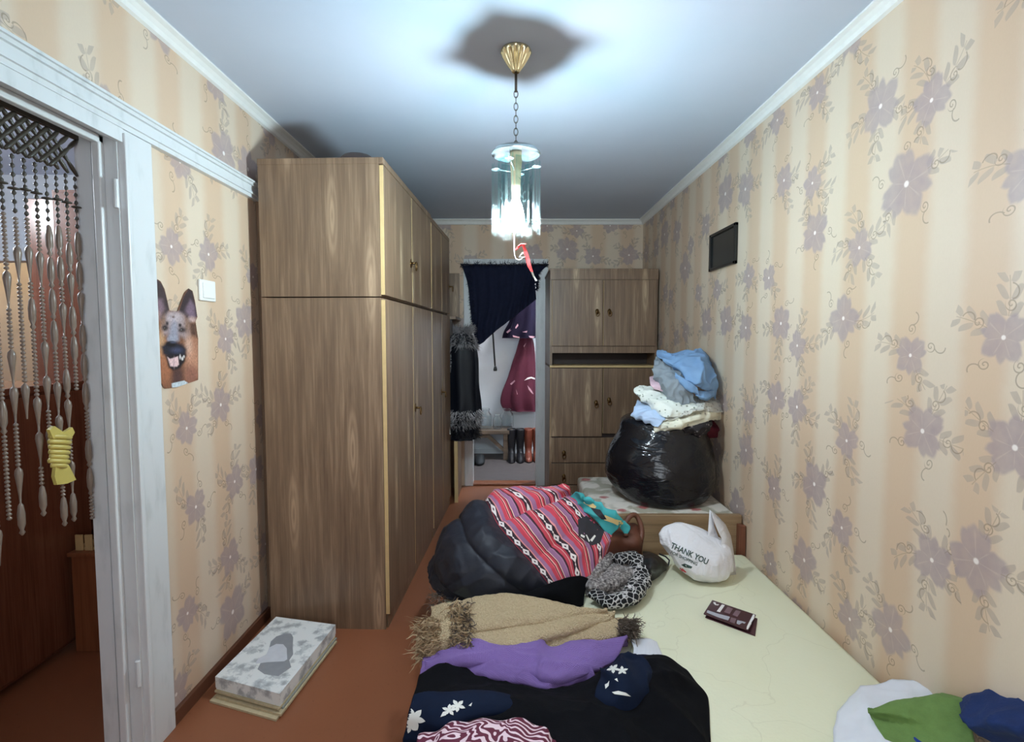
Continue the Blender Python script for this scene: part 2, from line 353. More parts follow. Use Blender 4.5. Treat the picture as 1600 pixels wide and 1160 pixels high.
class G:
    """collects shapes into one mesh"""
    def __init__(s): s.V = []; s.F = []
    def add(s, V, F_):
        b = len(s.V); s.V += [Vector(v) for v in V]; s.F += [[i+b for i in f] for f in F_]; return s
    def box(s, x0, x1, y0, y1, z0, z1, fn=None, bev=0.0):
        if bev:
            bm = bmesh.new(); bmesh.ops.create_cube(bm, size=1)
            for v in bm.verts: v.co = Vector(((x0+x1)/2+v.co.x*(x1-x0), (y0+y1)/2+v.co.y*(y1-y0), (z0+z1)/2+v.co.z*(z1-z0)))
            bmesh.ops.bevel(bm, geom=list(bm.edges), offset=min(bev, .45*min(abs(x1-x0), abs(y1-y0), abs(z1-z0))), segments=2, affect='EDGES', profile=.5)
            bm.verts.index_update(); V = [v.co.copy() for v in bm.verts]; F_ = [[v.index for v in f.verts] for f in bm.faces]; bm.free()
        else:
            V = [Vector(p) for p in ((x0,y0,z0),(x1,y0,z0),(x1,y1,z0),(x0,y1,z0),(x0,y0,z1),(x1,y0,z1),(x1,y1,z1),(x0,y1,z1))]
            F_ = [(0,3,2,1),(4,5,6,7),(0,1,5,4),(1,2,6,5),(2,3,7,6),(3,0,4,7)]
        if fn: V = [fn(*v) for v in V]
        return s.add(V, F_)
    def lathe(s, prof, c=(0,0,0), n=20, wob=None, cap=True):
        V = []; F_ = []
        for k, (r, z) in enumerate(prof):
            for i in range(n):
                a = 2*math.pi*i/n; rr = r*(wob(a, k) if wob else 1)
                V.append((c[0]+rr*math.cos(a), c[1]+rr*math.sin(a), c[2]+z))
        for k in range(len(prof)-1):
            for i in range(n): j = (i+1) % n; F_.append((k*n+i, k*n+j, (k+1)*n+j, (k+1)*n+i))
        if cap: F_.append(tuple(range(n-1, -1, -1))); F_.append(tuple((len(prof)-1)*n+i for i in range(n)))
        return s.add(V, F_)
    def tube(s, pts, r, n=8, closed=False):
        pts = [Vector(p) for p in pts]; m = len(pts); R = r if isinstance(r, (list, tuple)) else [r]*m
        V = []; F_ = []; up = None
        for k in range(m):
            t = (pts[(k+1) % m]-pts[k-1]) if closed else (pts[min(k+1, m-1)]-pts[max(k-1, 0)])
            t.normalize()
            if up is None: up = Vector((0, 0, 1)) if abs(t.z) < .9 else Vector((1, 0, 0))
            a = t.cross(up).normalized(); b = a.cross(t).normalized(); up = b
            for i in range(n):
                th = 2*math.pi*i/n; V.append(pts[k]+(a*math.cos(th)+b*math.sin(th))*R[k])
        for k in range(m if closed else m-1):
            q = (k+1) % m
            for i in range(n): j = (i+1) % n; F_.append((k*n+i, k*n+j, q*n+j, q*n+i))
        if not closed: F_.append(tuple(range(n-1, -1, -1))); F_.append(tuple((m-1)*n+i for i in range(n)))
        return s.add(V, F_)
    def prism(s, poly, d):
        """planar polygon of world points extruded by vector d"""
        n = len(poly); P = [Vector(p) for p in poly]; d = Vector(d)
        return s.add(P+[p+d for p in P], [tuple(range(n)), tuple(range(2*n-1, n-1, -1))]+[(i, i+n, (i+1) % n+n, (i+1) % n) for i in range(n)])
    def out(s, name, m, parent=None, smooth=False, keep=False):
        o = mk(name, s.V, s.F, m, parent, smooth, keep=keep)
        bm = bmesh.new(); bm.from_mesh(o.data); bmesh.ops.recalc_face_normals(bm, faces=bm.faces); bm.to_mesh(o.data); bm.free()
        return o
def struct(g, name, m):
    o = g.out(name, m, keep=True); o['kind'] = 'structure'; return o
def crom(P, n):
    P = np.asarray(P, float); m = len(P)
    if m == 2: t = np.linspace(0, 1, n).reshape((-1,)+(1,)*(P.ndim-1)); return P[0]*(1-t)+P[1]*t
    E = np.concatenate([[2*P[0]-P[1]], P, [2*P[-1]-P[-2]]])
    u = np.linspace(0, m-1, n); i = np.minimum(u.astype(int), m-2); f = (u-i).reshape((-1,)+(1,)*(P.ndim-1))
    a, b, c, d = E[i], E[i+1], E[i+2], E[i+3]
    return .5*(2*b+(c-a)*f+(2*a-5*b+4*c-d)*f**2+(3*b-a-3*c+d)*f**3)
def nz(p, s, k=0.0): return noise.noise(Vector((p[0]*s+k, p[1]*s+k*1.7, p[2]*s-k)))
def wr(p, s, k=0.0, ax=(1, 1, 1)):
    return (1-min(1.0, abs(noise.noise(Vector((p[0]*ax[0]*s+k, p[1]*ax[1]*s-k, p[2]*ax[2]*s+2*k))))*2.6))**1.6
def surf(ctrl, nu, nv):
    A = crom(np.array([[tuple(p) for p in r] for r in ctrl]), nu)      # rows
    A = np.swapaxes(crom(np.swapaxes(A, 0, 1), nv), 0, 1)
    return A
def patch(name, ctrl, m, parent=None, nu=40, nv=40, disp=None, thick=.006, flip=False, floor=None):
    A = surf(ctrl, nu, nv)
    du = np.gradient(A, axis=0); dv = np.gradient(A, axis=1); N = np.cross(du, dv); N /= np.linalg.norm(N, axis=2, keepdims=True)+1e-9
    mid = N[nu//2, nv//2]; toc = np.array(CAM)-A[nu//2, nv//2]
    if np.dot(mid, toc) < 0: N = -N; flip = not flip
    if disp:
        for i in range(nu):
            for j in range(nv):
                A[i, j] += N[i, j]*disp(i/(nu-1), j/(nv-1), A[i, j])
    if floor is not None: A[:, :, 2] = np.maximum(A[:, :, 2], floor)
    V = A.reshape(-1, 3); F_ = []
    for i in range(nu-1):
        for j in range(nv-1):
            q = (i*nv+j, (i+1)*nv+j, (i+1)*nv+j+1, i*nv+j+1); F_.append(q[::-1] if flip else q)
    uv = [(j/(nv-1), i/(nu-1)) for i in range(nu) for j in range(nv)]
    return mk(name, V, F_, m, parent, True, uv, thick)
def bvh(objs):
    V = []; F_ = []
    for o in objs:
        b = len(V); w_ = wloc(o); V += [v.co+w_ for v in o.data.vertices]; F_ += [[i+b for i in p.vertices] for p in o.data.polygons]
    return BVHTree.FromPolygons(V, F_)
def decal(name, polys, tree, m, parent, off=.0015, edge=5.0):
    """flat print laid on a surface: outlines given where they sit in the photograph, dropped on to the mesh"""
    bm = bmesh.new()
    for poly in polys:
        if isinstance(poly, tuple): vs, fs = poly
        else:
            vs = poly; fs = tessellate_polygon([[Vector((p[0], p[1], 0)) for p in poly]])
        bv = [bm.verts.new((p[0], p[1], 0)) for p in vs]
        for f in fs:
            try: bm.faces.new([bv[i] for i in f])
            except ValueError: pass
    for _ in range(4):
        le = [e for e in bm.edges if e.calc_length() > edge]
        if not le: break
        bmesh.ops.subdivide_edges(bm, edges=le, cuts=1); bmesh.ops.triangulate(bm, faces=[f for f in bm.faces if len(f.verts) > 3])
    bad = []; 
    for v in bm.verts:
        d = ray(v.co.x, v.co.y).normalized(); h = tree.ray_cast(CAM, d)
        if h[0] is None: bad.append(v)
        else: v.co = h[0]-d*off
    bmesh.ops.delete(bm, geom=bad, context='VERTS')
    bm.verts.index_update(); V = [v.co.copy() for v in bm.verts]; F_ = [[v.index for v in f.verts] for f in bm.faces]; bm.free()
    if not V: return None
    return mk(name, V, F_, m, parent, True)
def text_poly(s, size, fn, bold=.0):
    """2D outlines of lettering, mapped by fn into photograph coordinates"""
    cu = bpy.data.curves.new('txt', 'FONT'); cu.body = s; cu.size = size; cu.resolution_u = 3; cu.offset = bold*size
    o = bpy.data.objects.new('txt', cu); COL.objects.link(o); bpy.context.view_layer.update()
    me = bpy.data.meshes.new_from_object(o)
    V = [fn(v.co.x, v.co.y) for v in me.vertices]; F_ = [tuple(p.vertices) for p in me.polygons]
    bpy.data.objects.remove(o); bpy.data.curves.remove(cu); bpy.data.meshes.remove(me)
    return (V, F_)
def strands(roots, dirs, lens, width, jitter, seg=3):
    V = []; F_ = []
    for p, d, l in zip(roots, dirs, lens):
        p = Vector(p); d = Vector(d).normalized(); s_ = d.cross(Vector((random.uniform(-1,1), random.uniform(-1,1), random.uniform(-1,1)))).normalized()*width
        b = len(V); cur = p.copy()
        for k in range(seg+1):
            f = 1-k/seg*.7
            V += [cur-s_*f, cur+s_*f]
            d = (d+Vector((random.gauss(0, jitter), random.gauss(0, jitter), random.gauss(0, jitter)))).normalized(); cur = cur+d*(l/seg)
        for k in range(seg): F_.append((b+2*k, b+2*k+1, b+2*k+3, b+2*k+2))
    return V, F_

# ------------------------------------------------------------------ the room
XL, XR, YB, YF, ZC = -1.235, 1.215, 4.95, -1.1, 2.5
struct(G().box(XL-.12, XR+.12, YF-.12, YB+.1, -.1, 0), 'floor', 'floor')
struct(G().box(XL-.12, XR+.12, YF-.12, YB+.1, ZC, ZC+.1), 'ceiling', 'ceiling')
DY0, DY1, DZ = .72, 1.69, 2.05
g = G(); g.box(XL-.12, XL, YF, DY0, 0, ZC); g.box(XL-.12, XL, DY1, YB+.1, 0, ZC); g.box(XL-.12, XL, DY0, DY1, DZ, ZC); struct(g, 'wall_left', 'wallpaper')
struct(G().box(XR, XR+.12, YF, YB+.1, 0, ZC), 'wall_right', 'wallpaper')
BX0, BX1, BZ = -.385, .24, 2.09
g = G(); g.box(XL, BX0, YB, YB+.1, 0, ZC); g.box(BX1, XR, YB, YB+.1, 0, ZC); g.box(BX0, BX1, YB, YB+.1, BZ, ZC); struct(g, 'wall_back', 'wallpaper')
g = G(); g.box(XL-.12, -.75, YF-.12, YF, 0, ZC); g.box(.75, XR+.12, YF-.12, YF, 0, ZC); g.box(-.75, .75, YF-.12, YF, 0, .8); g.box(-.75, .75, YF-.12, YF, 2.2, ZC); struct(g, 'wall_front', 'wallpaper')
g = G()
for x0, x1 in ((-.75, -.69), (-.03, .03), (.69, .75)): g.box(x0, x1, YF-.09, YF-.03, .8, 2.2, bev=.004)
for z0, z1 in ((.8, .86), (2.14, 2.2)): g.box(-.75, .75, YF-.09, YF-.03, z0, z1, bev=.004)
g.box(-.85, .85, YF-.03, YF+.18, .77, .80, bev=.006)
struct(g, 'fill_window', 'trim')  # unseen window, added to let daylight fill in from behind the camera
# cornices: small stepped profile swept along the walls
def cornice(name, pts, m='cornice', sgn=1):
    g = G()
    for (a, b) in zip(pts[:-1], pts[1:]):
        a, b = Vector(a), Vector(b); t = (b-a).normalized(); n = Vector((t.y, -t.x, 0))*sgn
        prof = [(0, 0), (.045, 0), (.045, -.008), (.03, -.014), (.018, -.026), (.012, -.04), (0, -.045)]
        g.prism([a+n*p+Vector((0, 0, q)) for p, q in prof], b-a)
    return struct(g, name, m)
cornice('trim_1', [(XL, YF, ZC), (XL, YB, ZC)]); cornice('trim_2', [(XR, YB, ZC), (XR, YF, ZC)]); cornice('trim_3', [(XL, YB, ZC), (XR, YB, ZC)])
# architrave rail running from the door head to the wardrobe
g = G()
for p0, p1, d in ((2.062, 2.078, .022), (2.078, 2.088, .030), (2.088, 2.116, .024), (2.116, 2.128, .034), (2.128, 2.136, .042)):
    g.box(XL, XL+d, .55, 2.57, p0, p1)
struct(g, 'trim_4', 'trim')
# left door casing, reveal and stop bead
g = G(); g.box(XL, XL+.018, DY1-.004, 1.822, 0, 2.062, bev=.004); g.box(XL+.010, XL+.026, DY1-.004, DY1+.016, 0, 2.05, bev=.004); g.box(XL, XL+.018, .55, DY1, DZ-.03, 2.062)
struct(g, 'trim_5', 'trim')
g = G(); g.box(XL-.125, XL+.004, DY1-.012, DY1+.001, 0, DZ); g.box(XL-.125, XL+.004, DY0, DY1, DZ-.014, DZ+.001); g.box(XL-.125, XL+.004, DY0-.001, DY0+.012, 0, DZ)
g.box(XL-.06, XL-.035, DY1-.034, DY1-.012, 0, DZ-.014, bev=.004); g.box(XL-.06, XL-.035, DY0, DY1-.012, DZ-.04, DZ-.014, bev=.004)
g.box(XL-.12, XL-.07, DY1-.022, DY1-.012, 0, DZ-.014)
fr = struct(g, 'door_1', 'trim')
for zz in (1.86, .30):
    h = G(); h.lathe([(.006, -.045), (.008, -.043), (.008, .043), (.006, .045)], (XL-.002, DY1-.016, zz), 10).out('hinge', 'trim', fr)
# baseboard left, brown, and dirt line
struct(G().box(XL, XL+.016, 1.822, YB, 0, .055, bev=.004), 'baseboard_left', 'basebrown')
struct(G().box(XR-.014, XR, YF, YB, 0, .055, bev=.004), 'baseboard_right', 'basebrown')
# back door casing
g = G(); g.box(BX0-.065, BX0, YB-.02, YB, 0, 2.10, bev=.004); g.box(BX1, BX1+.095, YB-.02, YB, 0, 2.10, bev=.004); g.box(BX0-.065, BX1+.095, YB-.02, YB, BZ-.03, BZ+.05, bev=.004)
g.box(BX0-.001, BX0+.014, YB-.02, YB+.11, 0, BZ); g.box(BX1-.014, BX1+.001, YB-.02, YB+.11, 0, BZ); g.box(BX0, BX1, YB-.02, YB+.11, BZ-.014, BZ)
struct(g, 'door_2', 'trim')
struct(G().box(BX0, BX1, YB-.015, YB+.11, 0, .022, bev=.006), 'trim_6', 'redwood')
# entry behind the back door
struct(G().box(-1.2, 1.2, YB+.1, 6.45, -.1, -.002), 'floor_entry', 'hallfloor')
struct(G().box(-1.2, 1.2, 6.35, 6.45, 0, ZC), 'wall_entry_back', 'hallwhite')
g = G(); g.box(-1.3, -1.2, YB+.1, 6.45, 0, ZC); struct(g, 'wall_entry_left', 'hallwhite')
g = G(); g.box(1.2, 1.3, YB+.1, 6.45, 0, ZC); struct(g, 'wall_entry_right', 'hallwhite')
struct(G().box(-1.3, 1.3, YB+.1, 6.45, ZC, ZC+.1), 'ceiling_entry', 'ceiling')
struct(G().box(-1.2, 1.2, 6.335, 6.35, 0, .06), 'baseboard_entry', 'hallwhite')
# corridor behind the left door
CX0, CY1 = -4.4, 3.6
struct(G().box(CX0, XL-.12, -1.2, 5.4, -.1, -.001), 'floor_corridor', 'floor')
struct(G().box(CX0, XL-.12, -1.2, 5.4, ZC, ZC+.1), 'ceiling_corridor', 'ceiling')
g = G(); g.box(-3.235, XL-.12, CY1, CY1+.1, 0, ZC); g.box(CX0, -3.235, CY1, CY1+.1, 1.93, ZC); g.box(CX0, -4.0, CY1, CY1+.1, 0, 1.93); struct(g, 'wall_corridor_back', 'hallgrey')
struct(G().box(CX0-.1, CX0, -1.2, 5.4, 0, ZC), 'wall_corridor_left', 'hallgrey')
struct(G().box(CX0, XL-.12, -1.3, -1.2, 0, ZC), 'wall_corridor_front', 'hallgrey')
struct(G().box(CX0, XL-.12, 5.3, 5.4, 0, ZC), 'wall_far_room', 'warmwall')

# ------------------------------------------------------------------ lamps outside the main view (corridor, far room), and one added for the entry
def ceiling_lamp(name, label, c, r, m, drop=0.0):
    t = thing(name, label, 'lamp', c); c2 = (c[0], c[1], c[2]-drop)
    G().lathe([(r*.9, -.02), (r, -.015), (r, 0)] if not drop else [(.03, -.02), (.04, 0)], c, 24).out('base', 'plastic_white', t)
    if drop: G().tube([c, c2], .008).out('stem', 'chainmetal', t, True)
    if drop: G().lathe([(.001, -2*r), (r*.5, -r*1.87), (r*.87, -r*1.5), (r, -r), (r*.87, -r*.5), (r*.5, -r*.13), (.01, 0)], c2, 24).out('glass_globe', m, t, True)
    else: G().lathe([(.001, -.10), (r*.4, -.095), (r*.75, -.07), (r*.88, -.02)], c2, 24).out('glass_dome', m, t, True)
ceiling_lamp('ceiling_lamp', 'white globe lamp on a short stem under the corridor ceiling', (-2.9, 1.85, ZC), .10, 'hallglow', .22)
ceiling_lamp('ceiling_lamp', 'warm dome lamp on the ceiling of the far room past the corridor', (-3.6, 4.5, ZC), .12, 'warmglow')

ceiling_lamp('ceiling_lamp', 'unseen white dome lamp added to brighten the entry behind the back doorway', (.75, 5.55, ZC), .12, 'entryfill')  # fill lamp added out of view to lift the entry walls

# ------------------------------------------------------------------ chandelier
LX, LY = .015, 2.07
t = thing('pendant_lamp', 'lit pendant lamp with glass rods hanging by a chain from the ceiling', 'lamp', (LX, LY, ZC))
G().lathe([(.056, 0), (.058, -.006), (.054, -.012), (.044, -.03), (.03, -.055), (.018, -.072), (.016, -.08), (.010, -.084)], (LX, LY, ZC), 112, lambda a, k: 1+(.11*math.cos(14*a) if 1 < k < 6 else 0)).out('canopy', 'gold', t, True)
G().tube([(LX, LY, 2.42), (LX, LY, 2.345)], .005).out('stem', 'chainmetal', t, True)
z = 2.35
for k in range(9):
    pts = []
    for i in range(16):
        a = 2*math.pi*i/16; s_ = .0075*math.cos(a); q = .0145*math.sin(a)
        pts.append((LX+(s_ if k % 2 == 0 else 0), LY+(0 if k % 2 == 0 else s_), z-.0115+q))
    G().tube(pts, .0016, 6, True).out('chain_link', 'chainmetal', t, True); z -= .0235
pl = G().lathe([(.012, 2.142), (.05, 2.138), (.086, 2.128), (.094, 2.116), (.093, 2.112), (.084, 2.118), (.05, 2.125), (.02, 2.124)], (LX, LY, 0), 40).out('top_plate', 'lampplate', t, True)
G().lathe([(.012, 2.142), (.016, 2.15), (.008, 2.156)], (LX, LY, 0), 16).out('plate_collar', 'chainmetal', t, True)
G().lathe([(.022, 2.122), (.024, 2.09), (.020, 2.05), (.018, 2.0), (.016, 1.94)], (LX, LY, 0), 20).out('lamp_socket', 'newsprint', t, True)
G().lathe([(.014, 1.95), (.017, 1.935), (.026, 1.91), (.032, 1.88), (.033, 1.86), (.028, 1.837), (.016, 1.822), (.004, 1.818)], (LX, LY, 0), 24).out('bulb', 'bulb', t, True)
for k, az in enumerate((-12, 78, 168, 252)):
    a = math.radians(az); cx, cy = LX+.080*math.cos(a), LY+.080*math.sin(a)
    ctop = 2.062 + (.012 if k == 3 else 0)
    ds = G().lathe([(.015, -.0015), (.016, 0), (.015, .0015)], (cx, cy, ctop), 20).out('rod_holder', 'lampplate', t, True)
    G().tube([(cx+.0165*math.cos(i*math.pi/12), cy+.0165*math.sin(i*math.pi/12), ctop) for i in range(24)], .0012, 5, True).out('holder_rim', 'lampplate', ds, True)
    G().tube([(LX+.02*math.cos(a), LY+.02*math.sin(a), 2.05), (cx, cy, ctop)], .0018, 6).out('holder_arm', 'lampplate', t, True)
    for q in range(6):
        b = a+math.pi*(q/5-.5)*1.5; rx, ry = cx+.0135*math.cos(b), cy+.0135*math.sin(b)
        ln = .235+.02*((q*7+k*3) % 5)/4
        G().lathe([(.0022, ctop+.022), (.0032, ctop+.018), (.0034, ctop-ln), (.002, ctop-ln-.004)], (rx, ry, 0), 8).out('glass_rod', 'lamp_glass', t, True)
for k, az in enumerate((33, 123, 213, 292)):
    a = math.radians(az); c = Vector((LX+.062*math.cos(a), LY+.062*math.sin(a), 0)); tn = Vector((-math.sin(a), math.cos(a), 0)); nr = Vector((math.cos(a), math.sin(a), 0))
    def bxl(g, u0, u1, z0, z1, d=.0015):
        return g.prism([c+tn*u0+Vector((0,0,z0))-nr*d, c+tn*u1+Vector((0,0,z0))-nr*d, c+tn*u1+Vector((0,0,z1))-nr*d, c+tn*u0+Vector((0,0,z1))-nr*d], nr*(2*d))
    gp = bxl(G(), -.024, .024, 1.845, 2.09).out('glass_panel', 'panel_glass', t)
    f = G(); bxl(f, -.027, -.023, 1.845, 2.09, .003); bxl(f, .023, .027, 1.845, 2.09, .003); bxl(f, -.027, .027, 2.086, 2.092, .003); bxl(f, -.027, .027, 1.842, 1.847, .003)
    f.out('panel_frame', 'lamp_glass', gp)
    e = G()      # etched sprig on the pane
    pts = [c+nr*.0025+tn*(.004*math.sin(i*.9))+Vector((0, 0, 1.90+.016*i)) for i in range(9)]; e.tube(pts, .0009, 5)
    for i in range(1, 9):
        s_ = 1 if i % 2 else -1; b = pts[i]
        e.prism([b, b+tn*(s_*.009)+Vector((0,0,.005)), b+tn*(s_*.014)+Vector((0,0,.014)), b+tn*(s_*.005)+Vector((0,0,.010))], nr*.0008)
    e.out('etched_sprig', 'etched', gp)
    for q in (-.016, -.005, .006, .017):
        p = c+tn*q
        G().lathe([(.002, 1.842), (.0032, 1.838), (.0032, 1.80), (.002, 1.796)], (p.x, p.y, 0), 8).out('glass_rod', 'lamp_glass', t, True)
P = lambda x, y: at(x, y, LY)
G().tube([P(804, 352), P(803, 375), P(803.5, 398), P(806, 405), P(811, 407), P(816, 404)], .0022, 6).out('pull_wire', 'plastic_white', t, True)
G().tube([P(811, 402), P(817, 395), P(821, 402), P(811, 402.5)], .0022, 6).out('pull_hook', 'plastic_white', t, True)
rb = thing('ribbon', 'red ribbon tied to the wire under the pendant lamp', 'ribbon', P(836, 437))
def ribbon(name, m, pts, w_, parent):
    V = []; F_ = []
    for i, (x, y, k) in enumerate(pts):
        p = P(x, y)+Vector((0, .004*math.sin(i*1.3), 0)); V += [p+Vector((-w_*k, 0, 0)), p+Vector((w_*k, .004, 0))]
    for i in range(len(pts)-1): F_.append((2*i, 2*i+1, 2*i+3, 2*i+2))
    return mk(name, V, F_, m, parent, thick=.0012)
ribbon('ribbon_knot', 'red_ribbon', [(806, 391, .6), (810, 386, .9), (816, 381, 1), (820, 382, .9)], .006, rb)
ribbon('ribbon_tail', 'red_ribbon', [(817, 381, .8), (821, 392, 1), (824, 404, 1.2), (827, 416, 1.1), (831, 425, .7)], .007, rb)
ribbon('ribbon_end', 'print_white', [(831, 425, .7), (834, 432, .6), (838, 439, .6)], .006, rb)

# ------------------------------------------------------------------ wardrobes along the left wall
WA = math.radians(2.2); W0 = Vector((-.59, 2.46, 0))
def Wd(a, b, z): return W0+Vector((math.sin(WA), math.cos(WA), 0))*a+Vector((-math.cos(WA), math.sin(WA), 0))*b+Vector((0, 0, z))
def wbox(a0, a1, b0, b1, z0, z1, bev=.0): return G().box(a0, a1, b0, b1, z0, z1, fn=lambda x, y, z: Wd(x, y, z), bev=bev)
def knob(parent, p, out, m='bronze', s=1.0):
    p = Vector(p); o = Vector(out); side = o.cross(Vector((0, 0, 1))).normalized()
    g = G()
    pts = [p+side*(.011*s*math.cos(2*math.pi*i/12))+Vector((0, 0, .016*s*math.sin(2*math.pi*i/12))) for i in range(12)]
    g.prism(pts, o*.003); g.tube([p+o*.003, p+o*.018*s], .004*s, 8)
    c = p+o*.02*s
    g.tube([c+side*(.009*s*math.cos(2*math.pi*i/12))+Vector((0, 0, -.011*s+.014*s*math.sin(2*math.pi*i/12))) for i in range(12)], .0028*s, 6, True)
    return g.out('handle', m, parent, True)
def wardrobe(label, a0, a1, ztop, zs, nd, handles):
    t = thing('wardrobe', label, 'wardrobe', Wd((a0+a1)/2, .3, 0))
    wbox(a0, a1, .02, .585, 0, zs-.004).out('body', 'veneer_side', t)
    wbox(a0, a1, .02, .585, zs+.002, ztop-.03).out('upper_body', 'veneer_side', t)
    wbox(a0-.001, a1, .0, .588, ztop-.03, ztop, .003).out('top_panel', 'veneer_side', t)
    wbox(a0+.02, a1, .012, .03, 0, .07).out('plinth', 'veneer_side', t)
    wd = (a1-a0)/nd
    for k in range(nd):
        x0, x1 = a0+k*wd+.003, a0+(k+1)*wd-.003
        for nm, z0, z1 in (('lower_door', .075, zs-.012), ('upper_door', zs+.008, ztop-.034)):
            d = wbox(x0+.002, x1-.002, 0, .019, z0, z1, .002).out(nm, 'veneer', t)
            wbox(x0-.0005, x0+.002, .0005, .0185, z0+.002, z1-.002).out('edge_band', 'paleedge', d)
            if (k, nm) in handles:
                q = x1-.035 if handles[(k, nm)] == 'r' else x0+.035
                zz = z0+.22 if nm == 'upper_door' else 1.0
                knob(d, Wd(q, 0, zz), (math.cos(WA), -math.sin(WA), 0), s=1.6)
    return t
wardrobe('tall brown veneer wardrobe whose broad side faces the room', 0, 1.14, 2.235, 1.60, 2, {(0, 'upper_door'): 'r', (1, 'lower_door'): 'l'})
wardrobe('brown veneer wardrobe farther back, next to the hanging fur trimmed coat', 1.15, 1.93, 2.225, 1.60, 2, {(1, 'upper_door'): 'r', (0, 'lower_door'): 'r'})
# plank between wardrobe and wall
tag(G().box(-1.234, -1.193, 2.575, 2.61, .0, 2.12, bev=.003).out('plank', 'veneer_side'), 'narrow upright brown plank between the left wall and the tall wardrobe', 'plank')
# round hat on top of the wardrobe
c = Wd(.16, .17, 2.235)
hb = thing('hat', 'round grey hat lying on top of the tall wardrobe', 'hat', c)
G().lathe([(.11, 0), (.115, .006), (.11, .014), (.085, .018)], c, 28, lambda a, k: 1+.03*math.sin(3*a)).out('brim', 'hat_grey', hb, True)
G().lathe([(.084, .016), (.08, .04), (.066, .056), (.03, .062), (.004, .062)], c, 28, lambda a, k: 1+.03*math.sin(2*a+k)).out('crown', 'hat_grey', hb, True)
# open end shelf by the coat, thin panel standing on the floor
es = thing('hall_rack', 'dark open rack with a pale edged end panel beside the back doorway', 'rack', (-.58, 4.62, 0))
G().box(-1.1, -.53, 4.44, 4.452, 1.60, 1.625).out('shelf', 'veneer', es)
G().box(-1.1, -.47, 4.44, 4.90, 1.565, 1.59, bev=.003).out('shelf', 'veneer', es)
G().box(-1.1, -.485, 4.87, 4.90, 0, 2.0).out('back_panel', 'veneer_side', es)
G().box(-.492, -.462, 4.42, 4.44, 0, .53, bev=.002).out('end_panel', 'paleedge', es)
G().box(-.492, -.474, 4.44, 4.87, 0, .51).out('end_board', 'veneer', es)
G().box(-.53, -.50, 4.40, 4.43, 1.44, 1.56, bev=.002).out('hook_board', 'slot', es)
# coat with fur collar and fur hem
def loft(rings, n=36, k=0.0, amp=.0):
    """rings: (cx, cy, z, rx, ry)"""
    R = crom(np.array(rings), 30); V = []; F_ = []
    for i, (cx, cy, z, rx, ry) in enumerate(R):
        for j in range(n):
            a = 2*math.pi*j/n; f = 1+amp*math.sin(a*7+k)*(i/len(R))+amp*.6*noise.noise(Vector((3*math.cos(a), 3*math.sin(a), z*4+k)))
            V.append((cx+rx*f*math.cos(a), cy+ry*f*math.sin(a), z))
    m = len(R)
    for i in range(m-1):
        for j in range(n): q = (j+1) % n; F_.append((i*n+j, i*n+q, (i+1)*n+q, (i+1)*n+j))
    F_.append(tuple(range(n))); F_.append(tuple((m-1)*n+j for j in range(n-1, -1, -1)))
    return V, F_
ct = thing('coat', 'black leather coat with grey fur collar and hem hanging by the wardrobe end', 'coat', (-.43, 4.5, .52))
cy = 4.52
V, F_ = loft([(-.44, cy, 1.47, .04, .04), (-.43, cy, 1.42, .10, .08), (-.43, cy, 1.25, .135, .09), (-.425, cy, 1.0, .135, .09), (-.42, cy, .78, .15, .10), (-.43, cy, .66, .15, .10), (-.43, cy, .53, .11, .08)], k=1, amp=.1)
mk('coat_body', V, F_, 'coat_leather', ct, True)
def fur(name, m, cz0, cz1, rfun, n, l, parent, cx=-.43, wd=.003, down=.8, a0=0, a1=2*math.pi):
    ro, di, le = [], [], []
    for i in range(n):
        a = random.uniform(a0, a1); z = random.uniform(cz0, cz1); rx, ry = rfun(z)
        ro.append((cx+rx*math.cos(a), cy+ry*math.sin(a), z)); di.append((math.cos(a)*.7, math.sin(a)*.7, -down*random.uniform(.3, 1.2))); le.append(l*random.uniform(.5, 1.3))
    V, F_ = strands(ro, di, le, wd, .25); o = mk(name, V, F_, m, parent); o['kind'] = 'stuff'; return o
fur('fur_collar', 'fur_grey', 1.33, 1.48, lambda z: (.06+.4*(1.48-z), .05+.28*(1.48-z)), 1500, .05, ct)
fur('fur_crest', 'fur_grey', 1.45, 1.49, lambda z: (.07, .055), 700, .055, ct, down=-.7)
fur('fur_lapel', 'fur_grey', 1.12, 1.36, lambda z: (.135, .09), 420, .05, ct, a0=math.pi*.95, a1=math.pi*1.3)
fur('fur_hem', 'fur_grey', .66, .80, lambda z: (.145, .098), 1300, .05, ct)
fur('fur_tuft', 'fur_pale', .72, .80, lambda z: (.152, .102), 260, .05, ct, wd=.004)
fur('fur_underhem', 'fur_dark', .56, .66, lambda z: (.13, .09), 600, .05, ct)
# pale garments peeking out from the rack
tag(patch('shirt', [[at(692, 602, 4.36), at(694, 605, 4.36)], [at(691, 630, 4.36), at(699, 645, 4.36)], [at(691, 660, 4.36), at(700, 662, 4.36)]], 'white_cloth', nu=14, nv=8, disp=lambda u, v, p: .006*math.sin(v*9)), 'white shirt edge showing behind the fur trimmed coat', 'shirt')
tag(patch('scarf', [[at(692, 655, 4.34), at(701, 660, 4.34)], [at(692, 670, 4.34), at(704, 677, 4.34)], [at(695, 684, 4.34), at(703, 680, 4.34)]], 'shirt_grey', nu=14, nv=10, disp=lambda u, v, p: .006*math.sin(v*7+u*3)), 'grey patterned scarf end hanging below the white shirt by the coat', 'scarf')

